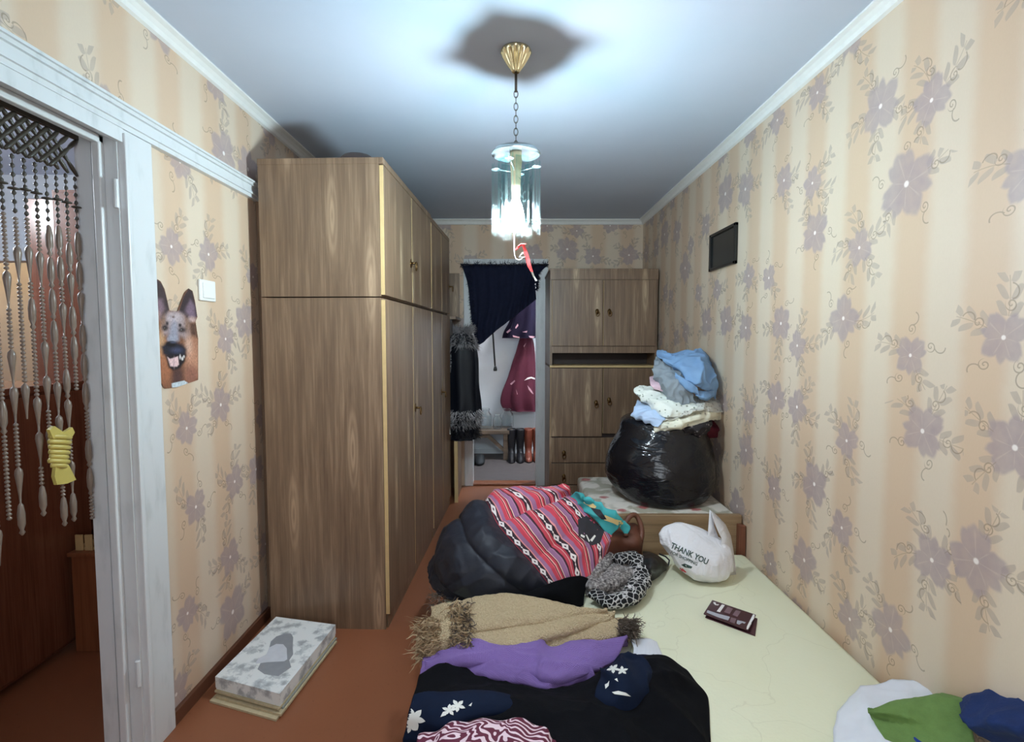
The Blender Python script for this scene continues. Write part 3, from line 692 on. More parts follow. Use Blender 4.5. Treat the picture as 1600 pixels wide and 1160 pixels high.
# ------------------------------------------------------------------ tall cupboard on the back wall
HX0, HX1, HY = .31, 1.19, 4.31
hu = thing('cupboard', 'tall brown veneer cupboard with doors and drawers beside the back doorway', 'cupboard', ((HX0+HX1)/2, 4.62, 0))
HB = YB-.022
G().box(HX0, HX1, HY+.02, HB, 1.285, 1.969).out('upper_body', 'veneer_side', hu)
G().box(HX0-.006, HX1, HY+.002, HB, 1.955, 1.972, bev=.002).out('top_panel', 'veneer', hu)
G().box(HX0, HX1, HY+.003, HY+.02, 1.884, 1.955).out('frieze', 'veneer', hu)
G().box(HX0, HX1, HY+.003, HY+.02, 1.285, 1.338).out('bottom_rail', 'veneer', hu)
g = G(); g.box(HX0, HX0+.02, HY+.01, HB, 1.18, 1.285); g.box(HX1-.02, HX1, HY+.01, HB, 1.18, 1.285); g.box(HX0, HX1, HB-.02, HB, 1.18, 1.285); g.out('niche_side', 'veneer_side', hu)
G().box(HX0+.021, HX1-.021, HY+.25, HY+.255, 1.181, 1.284).out('niche_back', 'slot', hu)
G().box(HX0+.003, HX1-.003, HY+.021, HB-.003, .002, 1.164).out('lower_body', 'slot', hu)
G().box(HX0, HX0+.016, HY+.003, HB, 0, 1.18).out('side_panel', 'veneer_side', hu)
G().box(HX0, HX1, HY+.002, HB, 1.165, 1.182, bev=.002).out('shelf_board', 'paleedge', hu)
mx = .744
for nm, x0, x1, z0, z1, kx, yo in (('door', HX0+.018, mx-.003, 1.342, 1.880, mx-.05, 0), ('door', mx+.003, HX1-.018, 1.342, 1.880, mx+.05, 0),
                                   ('door', HX0+.008, mx-.004, .597, 1.160, mx-.055, -.022), ('door', mx+.006, HX1-.018, .617, 1.160, mx+.055, 0)):
    d = G().box(x0, x1, HY+yo, HY+.018+yo, z0, z1, bev=.003).out(nm, 'veneer', hu)
    G().box(x0-.001, x0+.002, HY+yo+.001, HY+.017+yo, z0+.003, z1-.003).out('edge_band', 'paleedge', d)
    knob(d, (kx, HY+yo, z0+.28), (0, -1, 0), s=1.5)
for z0, z1 in ((.375, .585), (.19, .368), (.02, .183)):
    d = G().box(HX0+.014, HX1-.014, HY, HY+.018, z0, z1, bev=.003).out('drawer', 'veneer', hu)
    for kx in (HX0+.12, HX1-.15): knob(d, (kx, HY, z0+(z1-z0)*.38), (0, -1, 0), s=1.5)

# ------------------------------------------------------------------ left wall: switch, dog cut-out
sw = thing('light_switch', 'white square light switch on the left wall above the dog picture', 'switch', (XL, 2.138, 1.56))
G().box(XL, XL+.010, 2.083, 2.193, 1.557, 1.641, bev=.004).out('frame', 'plastic_white', sw)
G().box(XL+.008, XL+.016, 2.099, 2.178, 1.568, 1.630, bev=.004).out('rocker', 'plastic_white', sw)

def dog():
    # outline and patches of colour, measured on the printed cut-out (5.8 units per photograph pixel, from 220,420)
    out = [(118,100),(150,95),(180,115),(215,185),(240,290),(258,378),(330,385),(360,300),(395,215),(432,178),(468,200),(490,290),(512,440),(495,480),(520,640),(520,1010),(430,1040),(330,1075),(215,1088),(165,1020),(120,900),(108,700),(112,560),(95,440),(100,300),(112,180)]
    E = lambda cx, cy, rx, ry: ('e', cx, cy, rx, ry)
    lay = [(L(126, 84, 62), None, 0),
        (L(190, 138, 100), E(165, 740, 55, 180), 40), (L(168, 108, 78), E(215, 900, 70, 130), 50), (L(192, 138, 112), E(465, 800, 62, 180), 50), (L(150, 100, 84), E(455, 960, 60, 80), 40), (L(84, 58, 56), E(330, 985, 50, 110), 35),
        (L(64, 50, 54), [(104,120),(150,100),(190,140),(225,230),(255,372),(205,470),(150,430),(112,470),(95,400)], 10), (L(128, 102, 114), [(140,270),(190,280),(212,360),(170,460),(130,420),(125,330)], 26), (L(168,132,124), E(148, 425, 26, 42), 26),
        (L(54, 43, 48), [(342,388),(380,260),(430,180),(465,205),(488,300),(510,430),(440,490),(395,425)], 10), (L(122, 100, 116), [(400,380),(445,280),(485,340),(495,430),(445,470)], 24), (L(186,156,150), E(462, 462, 34, 26), 20),
        (L(92, 66, 56), [(440,490),(500,500),(510,620),(450,600)], 25), (L(96, 68, 54), E(135, 560, 24, 60), 25),
        (L(158, 138, 138), [(190,540),(208,440),(250,395),(330,390),(385,415),(425,500),(440,600),(405,640),(340,600),(260,590),(200,610)], 30),
        (L(184, 168, 172), E(300, 450, 60, 50), 40), (L(134, 104, 88), E(205, 470, 18, 50), 22), (L(140, 108, 92), E(415, 520, 18, 60), 22), (L(112, 90, 90), E(292, 438, 12, 10), 10),
        (L(150, 148, 162), [(248,640),(268,520),(295,470),(325,490),(335,560),(340,650)], 28), (L(196, 156, 120), E(175, 650, 26, 60), 30), (L(206, 166, 146), E(430, 700, 26, 70), 30),
        (L(44, 38, 44), E(218, 536, 26, 26), 18), (L(44, 38, 44), E(372, 556, 32, 22), 18), (L(38, 34, 40), E(236, 496, 12, 18), 10), (L(38, 34, 40), E(353, 514, 14, 16), 10),
        (L(84, 68, 54), E(216, 542, 12, 8), 5), (L(84, 68, 54), E(368, 560, 13, 8), 5), (L(10, 10, 12), E(216, 541, 6, 6), 3), (L(10, 10, 12), E(368, 559, 6, 6), 3), (L(190, 190, 196), E(213, 538, 2.5, 2.5), 2), (L(190, 190, 196), E(365, 556, 2.5, 2.5), 2),
        (L(150, 150, 164), E(285, 640, 44, 40), 24),
        (L(34, 36, 48), [(182,705),(228,672),(330,668),(380,690),(414,730),(408,790),(350,806),(260,812),(198,775)], 22), (L(16, 18, 26), E(272, 682, 46, 26), 9), (L(76, 80, 100), E(290, 668, 24, 8), 8), (L(66, 72, 98), E(325, 740, 44, 22), 22), (L(10, 10, 16), E(258, 690, 8, 5), 4), (L(10, 10, 16), E(292, 690, 8, 5), 4),
        (L(28, 24, 30), [(222,785),(405,782),(398,840),(350,905),(290,925),(248,895)], 14),
        (L(222, 188, 188), [(238,800),(262,818),(300,808),(335,795),(343,868),(326,888),(264,886)], 8), (L(204, 168, 172), E(300, 850, 6, 34), 8), (L(214, 208, 206), E(374, 815, 10, 16), 6), (L(220, 214, 212), E(354, 800, 7, 20), 5), (L(214, 208, 206), E(388, 798, 7, 12), 5),
        (L(200, 210, 216), [(278,1040),(390,1015),(425,1035),(420,1062),(280,1088)], 6)]
    def inside(poly, X, Y):
        r = np.zeros(X.shape, bool); n = len(poly)
        for i in range(n):
            x1, y1 = poly[i]; x2, y2 = poly[i-1]
            c = ((y1 > Y) != (y2 > Y)) & (X < (x2-x1)*(Y-y1)/((y2-y1)+1e-9)+x1); r ^= c
        return r
    def dist(poly, X, Y):
        d = np.full(X.shape, 1e9); n = len(poly)
        for i in range(n):
            ax, ay = poly[i]; bx, by = poly[i-1]; ll = (bx-ax)**2+(by-ay)**2+1e-9
            tt = np.clip(((X-ax)*(bx-ax)+(Y-ay)*(by-ay))/ll, 0, 1); d = np.minimum(d, np.hypot(X-ax-tt*(bx-ax), Y-ay-tt*(by-ay)))
        return d
    st = 3.2   # grid in print units
    xs = np.arange(85, 535, st*.8); ys = np.arange(85, 1100, st*.8)
    X, Y = np.meshgrid(xs, ys); ins = inside(out, X, Y)
    C = np.ones(X.shape+(3,))
    for col, sh, soft in lay:
        if sh is None: C[:] = col; continue
        if sh[0] == 'e':
            d = (np.hypot((X-sh[1])/sh[3], (Y-sh[2])/sh[4])-1)*min(sh[3], sh[4])
        else:
            d = dist(sh, X, Y); d = np.where(inside(sh, X, Y), -d, d)
        a = np.clip(.5-d/(2*max(soft, 1)), 0, 1)[..., None]; a = a*a*(3-2*a); C = C*(1-a)+np.array(col)*a
    hn = rng.normal(0, 1, X.shape)
    for _ in range(3): hn = (hn+np.roll(hn, 1, 0)+np.roll(hn, -1, 0)+np.roll(hn, 2, 0)+np.roll(hn, 1, 1))/2.6
    hair = 1+.10*hn/hn.std(); C = np.clip(C*hair[..., None], 0, 1)
    idx = -np.ones(X.shape, int); V = []; cols = []
    for i in range(X.shape[0]):
        for j in range(X.shape[1]):
            p = atx(220+X[i, j]/5.8, 420+Y[i, j]/5.8, XL+.003); V.append(p); cols.append((*C[i, j], 1)); idx[i, j] = len(V)-1
    F_ = []
    for i in range(X.shape[0]-1):
        for j in range(X.shape[1]-1):
            if ins[i, j] and ins[i+1, j] and ins[i, j+1] and ins[i+1, j+1]: F_.append((idx[i, j], idx[i, j+1], idx[i+1, j+1], idx[i+1, j]))
    used = sorted({k for f in F_ for k in f}); rm = {k: n for n, k in enumerate(used)}
    o = mk('dog_poster', [V[k] for k in used], [[rm[k] for k in f] for f in F_], 'dogprint', thick=.001)
    ca = o.data.color_attributes.new('Col', 'FLOAT_COLOR', 'POINT'); ca.data.foreach_set('color', np.array([cols[k] for k in used]).ravel())
    tag(o, 'paper cut-out of a sheepdog head with open mouth stuck on the left wall', 'poster')
dog()

# right wall picture
pf = thing('picture_frame', 'small black framed picture hanging on the right wall', 'picture', (XR, 3.06, 1.81))
y0, y1, z0, z1 = 2.865, 3.24, 1.81, 2.03
g = G(); g.box(XR-.018, XR, y0, y1, z0, z0+.018, bev=.003); g.box(XR-.018, XR, y0, y1, z1-.018, z1, bev=.003); g.box(XR-.018, XR, y0, y0+.022, z0, z1, bev=.003); g.box(XR-.018, XR, y1-.022, y1, z0, z1, bev=.003); g.out('frame', 'frame_black', pf)
G().box(XR-.008, XR-.002, y0+.02, y1-.02, z0+.016, z1-.016).out('picture', 'picture_dark', pf)

# ------------------------------------------------------------------ floor: flat floral box on a bundle of papers
bx_c = [Vector((-1.165, 1.985, 0)), Vector((-.868, 1.885, 0)), Vector((-.818, 2.36, 0)), Vector((-1.125, 2.43, 0))]
def quadbox(q, z0, z1): return G().prism([p+Vector((0, 0, z0)) for p in q], (0, 0, z1-z0))
pb = thing('paper_bundle', 'bundle of old newspapers lying under the flat floral box', 'papers', (-1.0, 2.1, 0))
cc = sum(bx_c, Vector())/4
for k, (z0, z1, s_, dx, dy, m) in enumerate(((0, .008, 1.02, -.002, -.03, 'newsprint'), (.008, .016, 1.0, .012, -.02, 'newsprint'), (.016, .023, .97, .012, .0, 'paper_grey'), (.023, .030, 1.0, .0, -.008, 'newsprint'))):
    q = [cc+(p-cc)*s_+Vector((dx, dy, 0)) for p in bx_c]
    quadbox(q, z0, z1).out('newspaper', m, pb)
fb = thing('gift_box', 'flat silver floral box lying on newspapers by the left wall', 'box', (cc.x, cc.y, .03))
quadbox([cc+(p-cc)*.99 for p in bx_c], .03, .055).out('box_base', 'boxfloral', fb)
lid = quadbox(bx_c, .038, .082).out('lid', 'boxfloral', fb)
tr = bvh([lid])
zm = lambda pts: [(320+x/6.445, 950+y/6.445) for x, y in pts]
decal('printed_shadow', [zm([(665,340),(720,290),(800,262),(870,262),(890,300),(885,400),(890,470),(850,530),(870,600),(740,690),(600,670),(530,620),(560,560),(640,440)])], tr, 'motif_grey', fb, .0008)
decal('printed_slipper', [zm([(510,565),(540,510),(620,470),(650,400),(720,365),(790,368),(825,410),(830,520),(800,540),(640,548)])], tr, 'motif_white', fb, .0016)

# ------------------------------------------------------------------ bed and couch
BT = .30
bd = thing('bed', 'wide low bed with pale yellow mattress along the right wall', 'bed', (.45, 1.2, 0))
G().box(-.29, 1.2, -.2, 2.652, .05, BT, bev=.025).out('mattress', 'mattress', bd, True)
G().box(-.27, 1.2, -.18, 2.64, 0, .06).out('base_frame', 'plank', bd)
co = thing('couch', 'low floral couch with wooden end board behind the bed', 'couch', (.82, 3.1, 0))
G().box(.44, 1.195, 2.74, 3.5, .30, .475, bev=.02).out('cushion', 'couch', co, True)
G().box(.45, 1.195, 2.74, 3.48, 0, .30).out('base', 'plank', co)
G().box(.42, 1.205, 2.70, 2.735, .02, .482, bev=.004).out('end_board', 'plank', co)
G().box(1.175, 1.21, 2.66, 2.70, .02, .44, bev=.004).out('post', 'darkwood', co)

# ------------------------------------------------------------------ jacket heap
def Z(rows): return [[atz(x, y, z) for x, y, z in r] for r in rows]
jk = thing('jacket', 'puffy black jacket with a pink and purple striped woven yoke', 'jacket', (.1, 2.45, BT))
R = Z([[(757,785,.60),(778,820,.565),(805,852,.505),(835,885,.435),(862,920,.355)],
       [(733,798,.575),(748,838,.555),(775,872,.495),(802,902,.425),(832,930,.345)],
       [(710,818,.53),(718,855,.505),(738,890,.45),(765,918,.385),(795,938,.325)],
       [(692,846,.43),(690,876,.41),(698,907,.37),(720,927,.335),(752,941,.31)],
       [(684,868,.31),(678,892,.30),(681,916,.295),(692,934,.295),(722,948,.295)]])
R = [[Vector((r[0].x, min(r[0].y+.06, 2.69), .31))]+r for r in R]
def jd(u, v, p):
    seam = abs(math.sin((u*2.0+v*.30+.10)*math.pi)); q = .030*seam**.55+.010*wr(p, 6, 1, (1, .6, 1))+.006*wr(p, 14, 4)+.010*nz(p, 7)-.012
    c = abs(math.sin((v*1.9-u*.35)*math.pi)); q += .014*c**.5-.010
    return q*math.sin(min(1, min(u, v, 1-v)*6)*math.pi/2)
j1 = patch('black_body', R, 'jacket_black', jk, 90, 100, jd, .012, floor=BT+.003)
R2 = Z([[(757,785,.60),(778,820,.565),(805,852,.505),(835,885,.435),(862,920,.355)],
        [(775,771,.625),(812,800,.60),(842,836,.535),(870,868,.455),(893,912,.365)],
        [(803,766,.635),(850,784,.61),(880,814,.55),(907,850,.46),(922,900,.36)],
        [(840,766,.635),(880,778,.605),(912,803,.55),(937,842,.455),(942,880,.36)],
        [(872,769,.625),(902,780,.59),(932,808,.52),(953,842,.44),(950,870,.355)]])
R2 = [[Vector((r[0].x, min(r[0].y+.05, 2.69), .33))]+r for r in R2]
R2.append([p+Vector((.04, .03, -.16)) if p.z > .48 else Vector((p.x+.03, p.y+.02, .31)) for p in R2[-1]])
def jd2(u, v, p):
    q = .016*abs(math.sin((v*2.6+u*.5)*math.pi))**.6+.009*wr(p, 7, 2, (1, .5, 1))+.005*wr(p, 16, 6)+.010*nz(p, 8, 5)-.010-.030*math.exp(-((v-.36-.05*math.sin(u*4))/.022)**2)+.012*math.exp(-((v-.29-.05*math.sin(u*4))/.04)**2); return q*math.sin(min(1, min(u, v, 1-v)*7)*math.pi/2)
j2 = patch('striped_yoke', R2, 'stripes', jk, 90, 100, jd2, .010, floor=BT+.003)
TC = Z([[(888,779,.60),(910,796,.565),(933,817,.52),(953,840,.455)], [(897,772,.635),(924,783,.615),(950,802,.57),(972,820,.51)], [(906,778,.63),(936,788,.60),(964,804,.555),(984,822,.495)], [(914,794,.57),(940,800,.555),(966,816,.51),(978,836,.45)]])
patch('collar_lining', TC, 'lining_teal', jk, 44, 44, lambda u, v, p: .012*nz(p, 14, 4)+.018*wr(p, 11, 2)-.008, .006)
jt = bvh([o for o in jk.children if o.name.startswith('collar')])
decal('lining_stripe', [[(905,772),(918,780),(932,792),(928,797),(912,786)], [(945,805),(962,812),(975,815),(974,826),(958,818),(944,813)]], jt, 'lining_yellow', jk, .002)
decal('lining_patch', [[(922,793),(938,797),(948,812),(940,812),(930,803)]], jt, 'patch_black', jk, .0025)
jt = bvh([j2])
lb = [(903,812),(917,806),(945,828),(938,848),(925,853),(904,838)]
decal('sewn_label', [lb], jt, 'patch_black', jk, .002)
decal('label_lettering', [[(908,835),(914,838),(913,841),(907,838)], [(915,836),(917,836),(922,846),(920,847)], [(922,844),(929,836),(931,838),(925,847)]], jt, 'print_white', jk, .0035)
# dark fur-fringed edge under the jacket
fo = [atz(random.uniform(675, 700), random.uniform(925, 960), BT+random.uniform(0, .02)) for _ in range(220)]
V, F_ = strands(fo, [(random.uniform(-1, -.2), random.uniform(-.8, .2), random.uniform(-.6, .4)) for _ in fo], [random.uniform(.02, .045) for _ in fo], .002, .5)
o = mk('scarf_fringe', V, F_, 'fringe_dark'); tag(o, 'dark fringe of a scarf end sticking out left under the jacket', 'fringe'); o['kind'] = 'stuff'
# black cloth below the jacket on the right
tag(patch('trousers', Z([[(850,915,.40),(880,905,.42),(905,900,.40),(920,905,.36)], [(800,938,.36),(850,932,.38),(890,922,.38),(915,918,.34)], [(790,950,.31),(850,955,.31),(890,955,.31),(912,945,.31)]]), 'black_knit', nu=24, nv=30, disp=lambda u, v, p: .008*nz(p, 12), floor=BT+.002), 'black trousers tucked under the front of the striped jacket', 'trousers')
# brown bag behind the jacket
hb = thing('handbag', 'soft brown leather handbag behind the striped jacket', 'bag', (.5, 2.56, BT))
hbm = patch('bag_body', Z([[(925,830,.46),(955,822,.47),(985,818,.47),(1005,830,.43)], [(925,845,.44),(955,842,.45),(985,840,.44),(1004,850,.40)], [(930,868,.37),(960,862,.38),(985,862,.37),(1002,868,.34)], [(940,885,.31),(965,884,.31),(985,882,.31),(1000,880,.31)]]), 'brown_leather', hb, 30, 30, lambda u, v, p: .014*nz(p, 14, 6)+.01*math.sin(v*9), .008, floor=BT+.002)
p0 = [atz(x, y, z) for x, y, z in ((978,838,.45),(978,818,.49),(986,806,.52),(996,808,.51),(1003,830,.45),(1000,850,.40))]
G().tube([tuple(p) for p in crom([tuple(p) for p in p0], 18)], .013, 8).out('strap', 'brown_leather', hb, True)
tag(patch('cloth', Z([[(938,835,.44),(952,840,.43),(958,850,.41)], [(934,862,.40),(948,865,.39),(955,872,.37)], [(938,892,.34),(950,892,.34),(956,888,.33)]]), 'maroon_cloth', nu=20, nv=16, disp=lambda u, v, p: .008*nz(p, 20)), 'dark maroon cloth wedged between striped jacket and brown handbag', 'cloth')
# grey net scarf curled in a loop
def tubeloop(name, m, pts, rads, parent, n=36, seg=110, flat=.62, amp=.26):
    C = crom(np.array(pts), seg); Rr = crom(np.array(rads).reshape(-1, 1), seg)[:, 0]; V = []; F_ = []
    for k in range(seg):
        t_ = C[min(k+1, seg-1)]-C[max(k-1, 0)]; t_ /= np.linalg.norm(t_); a = np.cross(t_, (0, 0, 1)); a /= np.linalg.norm(a); b = np.cross(a, t_)
        for i in range(n):
            th = 2*math.pi*i/n; d = a*math.cos(th)+b*math.sin(th)*flat; p = C[k]+d*Rr[k]; p = C[k]+d*Rr[k]*(1+amp*nz(p, 14)+amp*.7*nz(p, 34, 2)); p[2] = max(p[2], BT+.002); V.append(p)
    for k in range(seg-1):
        for i in range(n): j = (i+1) % n; F_.append((k*n+i, k*n+j, (k+1)*n+j, (k+1)*n+i))
    F_.append(tuple(range(n))); F_.append(tuple((seg-1)*n+i for i in range(n)))
    return mk(name, V, F_, m, parent, True)
ns = thing('scarf', 'curled grey scarf with a black and white net pattern', 'scarf', (.45, 2.3, BT))
Pz = lambda L_: [tuple(atz(x, y, z)) for x, y, z in L_]
tubeloop('scarf_loop', 'netknit', Pz([(930,928,.33),(955,940,.335),(985,932,.34),(1000,908,.345),(1000,885,.36),(985,872,.375),(965,876,.38)]), [.035, .042, .045, .045, .045, .045, .035], ns)
patch('scarf_fold', Z([[(955,862,.36),(975,862,.355),(995,872,.335)], [(930,880,.35),(965,884,.36),(998,890,.335)], [(914,905,.335),(955,908,.345),(996,912,.325)], [(915,930,.31),(955,935,.31),(990,932,.31)]]), 'greyfuzz', ns, 50, 50, lambda u, v, p: .016*wr(p, 9, 2)+.012*nz(p, 16, 1), .008, floor=BT+.002)
tubeloop('scarf_inner', 'greyfuzz', Pz([(918,905,.34),(930,915,.345),(950,912,.345),(972,903,.35),(985,893,.355)]), [.03, .04, .04, .036, .03], ns)
tubeloop('scarf_end', 'greyfuzz', Pz([(950,868,.37),(942,880,.36),(930,895,.35),(920,912,.335)]), [.03, .035, .035, .03], ns)
# black pouch with cord
bp = thing('pouch', 'small black nylon pouch with a cord beside the white carrier bag', 'pouch', (.66, 2.48, BT))
patch('pouch_body', Z([[(1004,862,.35),(1015,862,.34),(1028,868,.33),(1040,878,.31)], [(1005,875,.39),(1018,872,.40),(1030,876,.37),(1043,884,.32)], [(1006,892,.36),(1018,890,.38),(1030,888,.35),(1042,888,.31)], [(1010,910,.305),(1020,906,.305),(1032,899,.305),(1042,891,.305)]]), 'black_nylon', bp, 26, 26, lambda u, v, p: .008*nz(p, 18), .006, floor=BT+.002)
G().tube(Pz([(1030,866,.345),(1040,870,.34),(1046,876,.325),(1044,884,.31),(1040,886,.305)]), .004, 6).out('cord', 'black_nylon', bp, True)

# tan boucle scarf
ts = thing('shawl', 'tan boucle shawl with fringed ends folded across the bed', 'shawl', (.05, 2.0, BT))
def layer(name, top, bot, m, parent, bulge=.012, disp=None, nu=40, nv=80, thick=.006, tuck=.022):
    """one folded layer: tucked back edge, rounded top, front edge rolled under"""
    T_, B_ = Z([top])[0], Z([bot])[0]
    n_ = max(len(T_), len(B_)); T_ = [Vector(p) for p in crom([tuple(p) for p in T_], n_)]; B_ = [Vector(p) for p in crom([tuple(p) for p in B_], n_)]
    mid = lambda f, b: [p.lerp(q, f)+Vector((0, 0, b)) for p, q in zip(T_, B_)]
    rows_ = [[p+Vector((0, .03, -.045)) for p in T_], [p+Vector((0, .012, -.008)) for p in T_], mid(.2, bulge*.8), mid(.55, bulge), mid(.88, bulge*.7), [q+Vector((0, 0, -.004)) for q in B_], [q+Vector((0, .014, -tuck)) for q in B_]]
    return patch(name, rows_, m, parent, nu, nv, disp, thick, floor=BT+.002)
tdp = lambda k: (lambda u, v, p: .006*nz(p, 9, k)+.0035*nz(p, 55, k)+.004*wr(p, 8, k, (.5, 1, 1)))
layer('shawl_fold', [(800,1008,.35),(850,996,.365),(900,984,.365),(960,968,.365),(988,972,.352)], [(800,1032,.335),(850,1020,.345),(900,1010,.345),(955,1002,.335),(988,994,.32)], 'tan', ts, .012, tdp(1))
layer('shawl_fold', [(712,978,.38),(760,974,.39),(810,970,.395),(860,964,.393),(910,958,.388),(962,960,.37)], [(712,1014,.37),(760,1019,.378),(806,1014,.385),(846,999,.388),(897,985,.385),(958,968,.37)], 'tan', ts, .014, tdp(2))
layer('shawl_body', [(700,948,.385),(745,932,.41),(800,929,.42),(850,939,.418),(900,951,.405),(950,959,.385)], [(705,986,.39),(742,984,.405),(800,977,.415),(850,971,.412),(900,964,.40),(946,960,.385)], 'tan', ts, .016, tdp(3))
patch('shawl_end', [[p+Vector((0, .03, -.06)) for p in Z([[(676,955,.37),(700,946,.38),(738,944,.39)]])[0]]]+Z([[(676,957,.38),(700,948,.39),(738,946,.40)], [(668,980,.385),(696,972,.41),(738,972,.40)], [(660,1004,.37),(690,998,.40),(736,1000,.39)], [(652,1030,.33),(684,1032,.35),(736,1022,.36)]]), 'tan', ts, 44, 44, lambda u, v, p: .022*wr(p, 9, 3)+.014*nz(p, 14, 2)+.004*nz(p, 60), .008, floor=BT+.003)
def fringe_on(px0, px1, py0, py1, z, n, m, name, dirx):
    tr = bvh([o for o in ts.children if o.name.startswith('shawl_')]); ro = []
    while len(ro) < n:
        x, y = random.uniform(px0, px1), random.uniform(py0, py1); d = ray(x, y).normalized(); h = tr.ray_cast(CAM, d)
        ro.append(h[0]-d*.004 if h[0] is not None else atz(x, y, z))
    V, F_ = strands(ro, [(dirx*random.uniform(-.1, 1), random.uniform(-1, .2), random.uniform(-.35, .15)) for _ in ro], [random.uniform(.025, .055) for _ in ro], .0030, .32, 5)
    o = mk(name, V, F_, m, ts); o['kind'] = 'stuff'
fringe_on(705, 738, 945, 1015, .4, 420, 'tan_fringe', 'fringe', -.6)
fringe_on(705, 735, 940, 1010, .4, 260, 'fringe_dark', 'fringe', .3)
fringe_on(652, 690, 965, 1032, .35, 420, 'tan_fringe', 'fringe', -1)
fringe_on(965, 992, 968, 992, .36, 420, 'fringe_dark', 'fringe', .9)

# purple knit
pk = thing('knit_top', 'purple waffle knit top folded in front of the tan shawl', 'top', (.05, 1.85, BT))
pd = lambda k: (lambda u, v, p: .009*nz(p, 8, k)+.016*wr(p, 5, k, (.6, 1.6, 1))+.008*wr(p, 11, k+2, (.7, 1.3, 1))-.008+.0015*nz(p, 90))
layer('knit_back', [(668,1028,.36),(700,1012,.385),(730,1004,.39),(790,1012,.385),(835,1004,.395),(848,1000,.40),(866,1008,.385),(920,1000,.37),(981,994,.35)], [(665,1046,.36),(700,1038,.385),(730,1036,.39),(790,1044,.385),(835,1056,.38),(850,1060,.38),(880,1062,.37),(925,1050,.36),(968,1028,.345)], 'purple', pk, .012, pd(1), 56, 110, .008)
layer('knit_front', [(661,1032,.35),(700,1026,.375),(760,1030,.385),(810,1042,.38),(860,1050,.37),(915,1044,.355)], [(657,1066,.335),(700,1050,.36),(760,1060,.37),(810,1070,.365),(862,1078,.36),(930,1062,.34)], 'purple', pk, .014, pd(4), 44, 100, .008)
# white cloth at the edge
tag(patch('undershirt', Z([[(985,998,.325),(1010,998,.325),(1026,1004,.31)], [(990,1015,.325),(1012,1015,.33),(1034,1020,.31)], [(985,1035,.315),(1012,1040,.315),(1040,1040,.305)]]), 'white_cloth', nu=20, nv=24, disp=lambda u, v, p: .003*math.sin(v*50)*u+.004*nz(p, 14), floor=BT+.002), 'white ribbed undershirt corner beside the purple knit top', 'shirt')
# black sweater, wide
bs = patch('sweater', [[p+Vector((0, .05, -.04)) for p in Z([[(655,1055,.36),(700,1036,.38),(760,1050,.375),(830,1068,.37),(900,1066,.375),(955,1045,.38),(1010,1022,.375),(1040,1024,.36),(1070,1045,.33)]])[0]]]+Z([
    [(655,1055,.36),(700,1038,.385),(760,1052,.38),(830,1070,.375),(900,1068,.38),(955,1046,.39),(1010,1024,.38),(1042,1026,.36),(1072,1046,.33)],
    [(650,1075,.37),(700,1060,.40),(760,1072,.40),(830,1088,.395),(900,1088,.40),(955,1072,.40),(1015,1050,.39),(1060,1055,.36),(1088,1066,.32)],
    [(642,1100,.37),(700,1095,.41),(760,1100,.41),(830,1108,.41),(900,1110,.41),(960,1100,.40),(1030,1085,.38),(1078,1082,.34),(1104,1085,.31)],
    [(640,1130,.35),(700,1130,.40),(760,1135,.41),(830,1138,.41),(900,1138,.41),(960,1130,.40),(1040,1115,.37),(1088,1108,.33),(1108,1105,.305)],
    [(625,1190,.32),(700,1200,.37),(760,1210,.39),(830,1215,.40),(900,1215,.40),(960,1200,.39),(1050,1180,.36),(1095,1165,.32),(1110,1150,.305)],
    [(600,1300,.305),(690,1320,.33),(760,1330,.33),(830,1335,.33),(900,1335,.33),(970,1320,.33),(1060,1280,.32),(1105,1240,.31),(1115,1200,.302)]]), 'black_knit', None, 90, 120, lambda u, v, p: (.016*nz(p, 6, 2)+.016*wr(p, 4.5, 7, (.6, 1.2, 1))+.006*wr(p, 12, 9)-.004)*min(1, 6*min(u, v, 1-v)), .010, floor=BT+.003)
tag(bs, 'large black knitted sweater spread in front of the purple knit top', 'sweater')
# navy blouse with white flowers, left
def flower_px(cx, cy, r, n, ph, sq=.7, rotn=0):
    out = []
    for k in range(n):
        a = ph+2*math.pi*k/n
        pet = []
        for i in range(9):
            s_ = i/8; w_ = .25*math.sin(math.pi*s_)
            for_ = (s_*r, w_*r)
            pet.append(for_)
        poly = [(x, y) for x, y in pet]+[(x, -y) for x, y in pet[::-1][1:-1]]
        out.append([(cx+(x*math.cos(a)-y*math.sin(a)), cy+(x*math.sin(a)+y*math.cos(a))*sq) for x, y in poly])
    return out
nb = thing('blouse', 'navy blouse with white flower print at the left edge of the bed', 'blouse', (-.25, 1.7, BT))
n1 = patch('blouse_body', [[p+Vector((0, .03, -.06)) for p in Z([[(650,1084,.385),(690,1082,.40),(740,1076,.41),(790,1084,.40),(812,1092,.375)]])[0]]]+Z([
    [(652,1088,.395),(690,1085,.412),(740,1079,.428),(790,1086,.41),(812,1094,.385)],
    [(642,1104,.40),(690,1100,.432),(740,1093,.447),(795,1095,.425),(822,1100,.385)],
    [(637,1124,.385),(690,1121,.425),(740,1112,.437),(800,1108,.42),(830,1110,.385)],
    [(634,1145,.35),(688,1142,.405),(740,1130,.415),(800,1120,.405),(832,1122,.38)],
    [(630,1175,.31),(685,1170,.35),(740,1155,.37),(800,1138,.37),(836,1136,.36)]]), 'navy', nb, 60, 80, lambda u, v, p: .006*nz(p, 10, 3)+.010*wr(p, 6, 3, (.5, 1.5, 1)), .006)
tr = bvh([n1])
decal('flower_print', flower_px(646, 1124, 19, 6, -1.9, 1.0)+flower_px(641, 1136, 12, 5, .6, .9), tr, 'print_white', nb, .002)
decal('flower_print', flower_px(715, 1103, 13, 5, .4, .8)+flower_px(702, 1110, 12, 5, 1.0, .8)+[[(688,1121),(692,1113),(698,1111),(697,1118)]], tr, 'print_white', nb, .002)
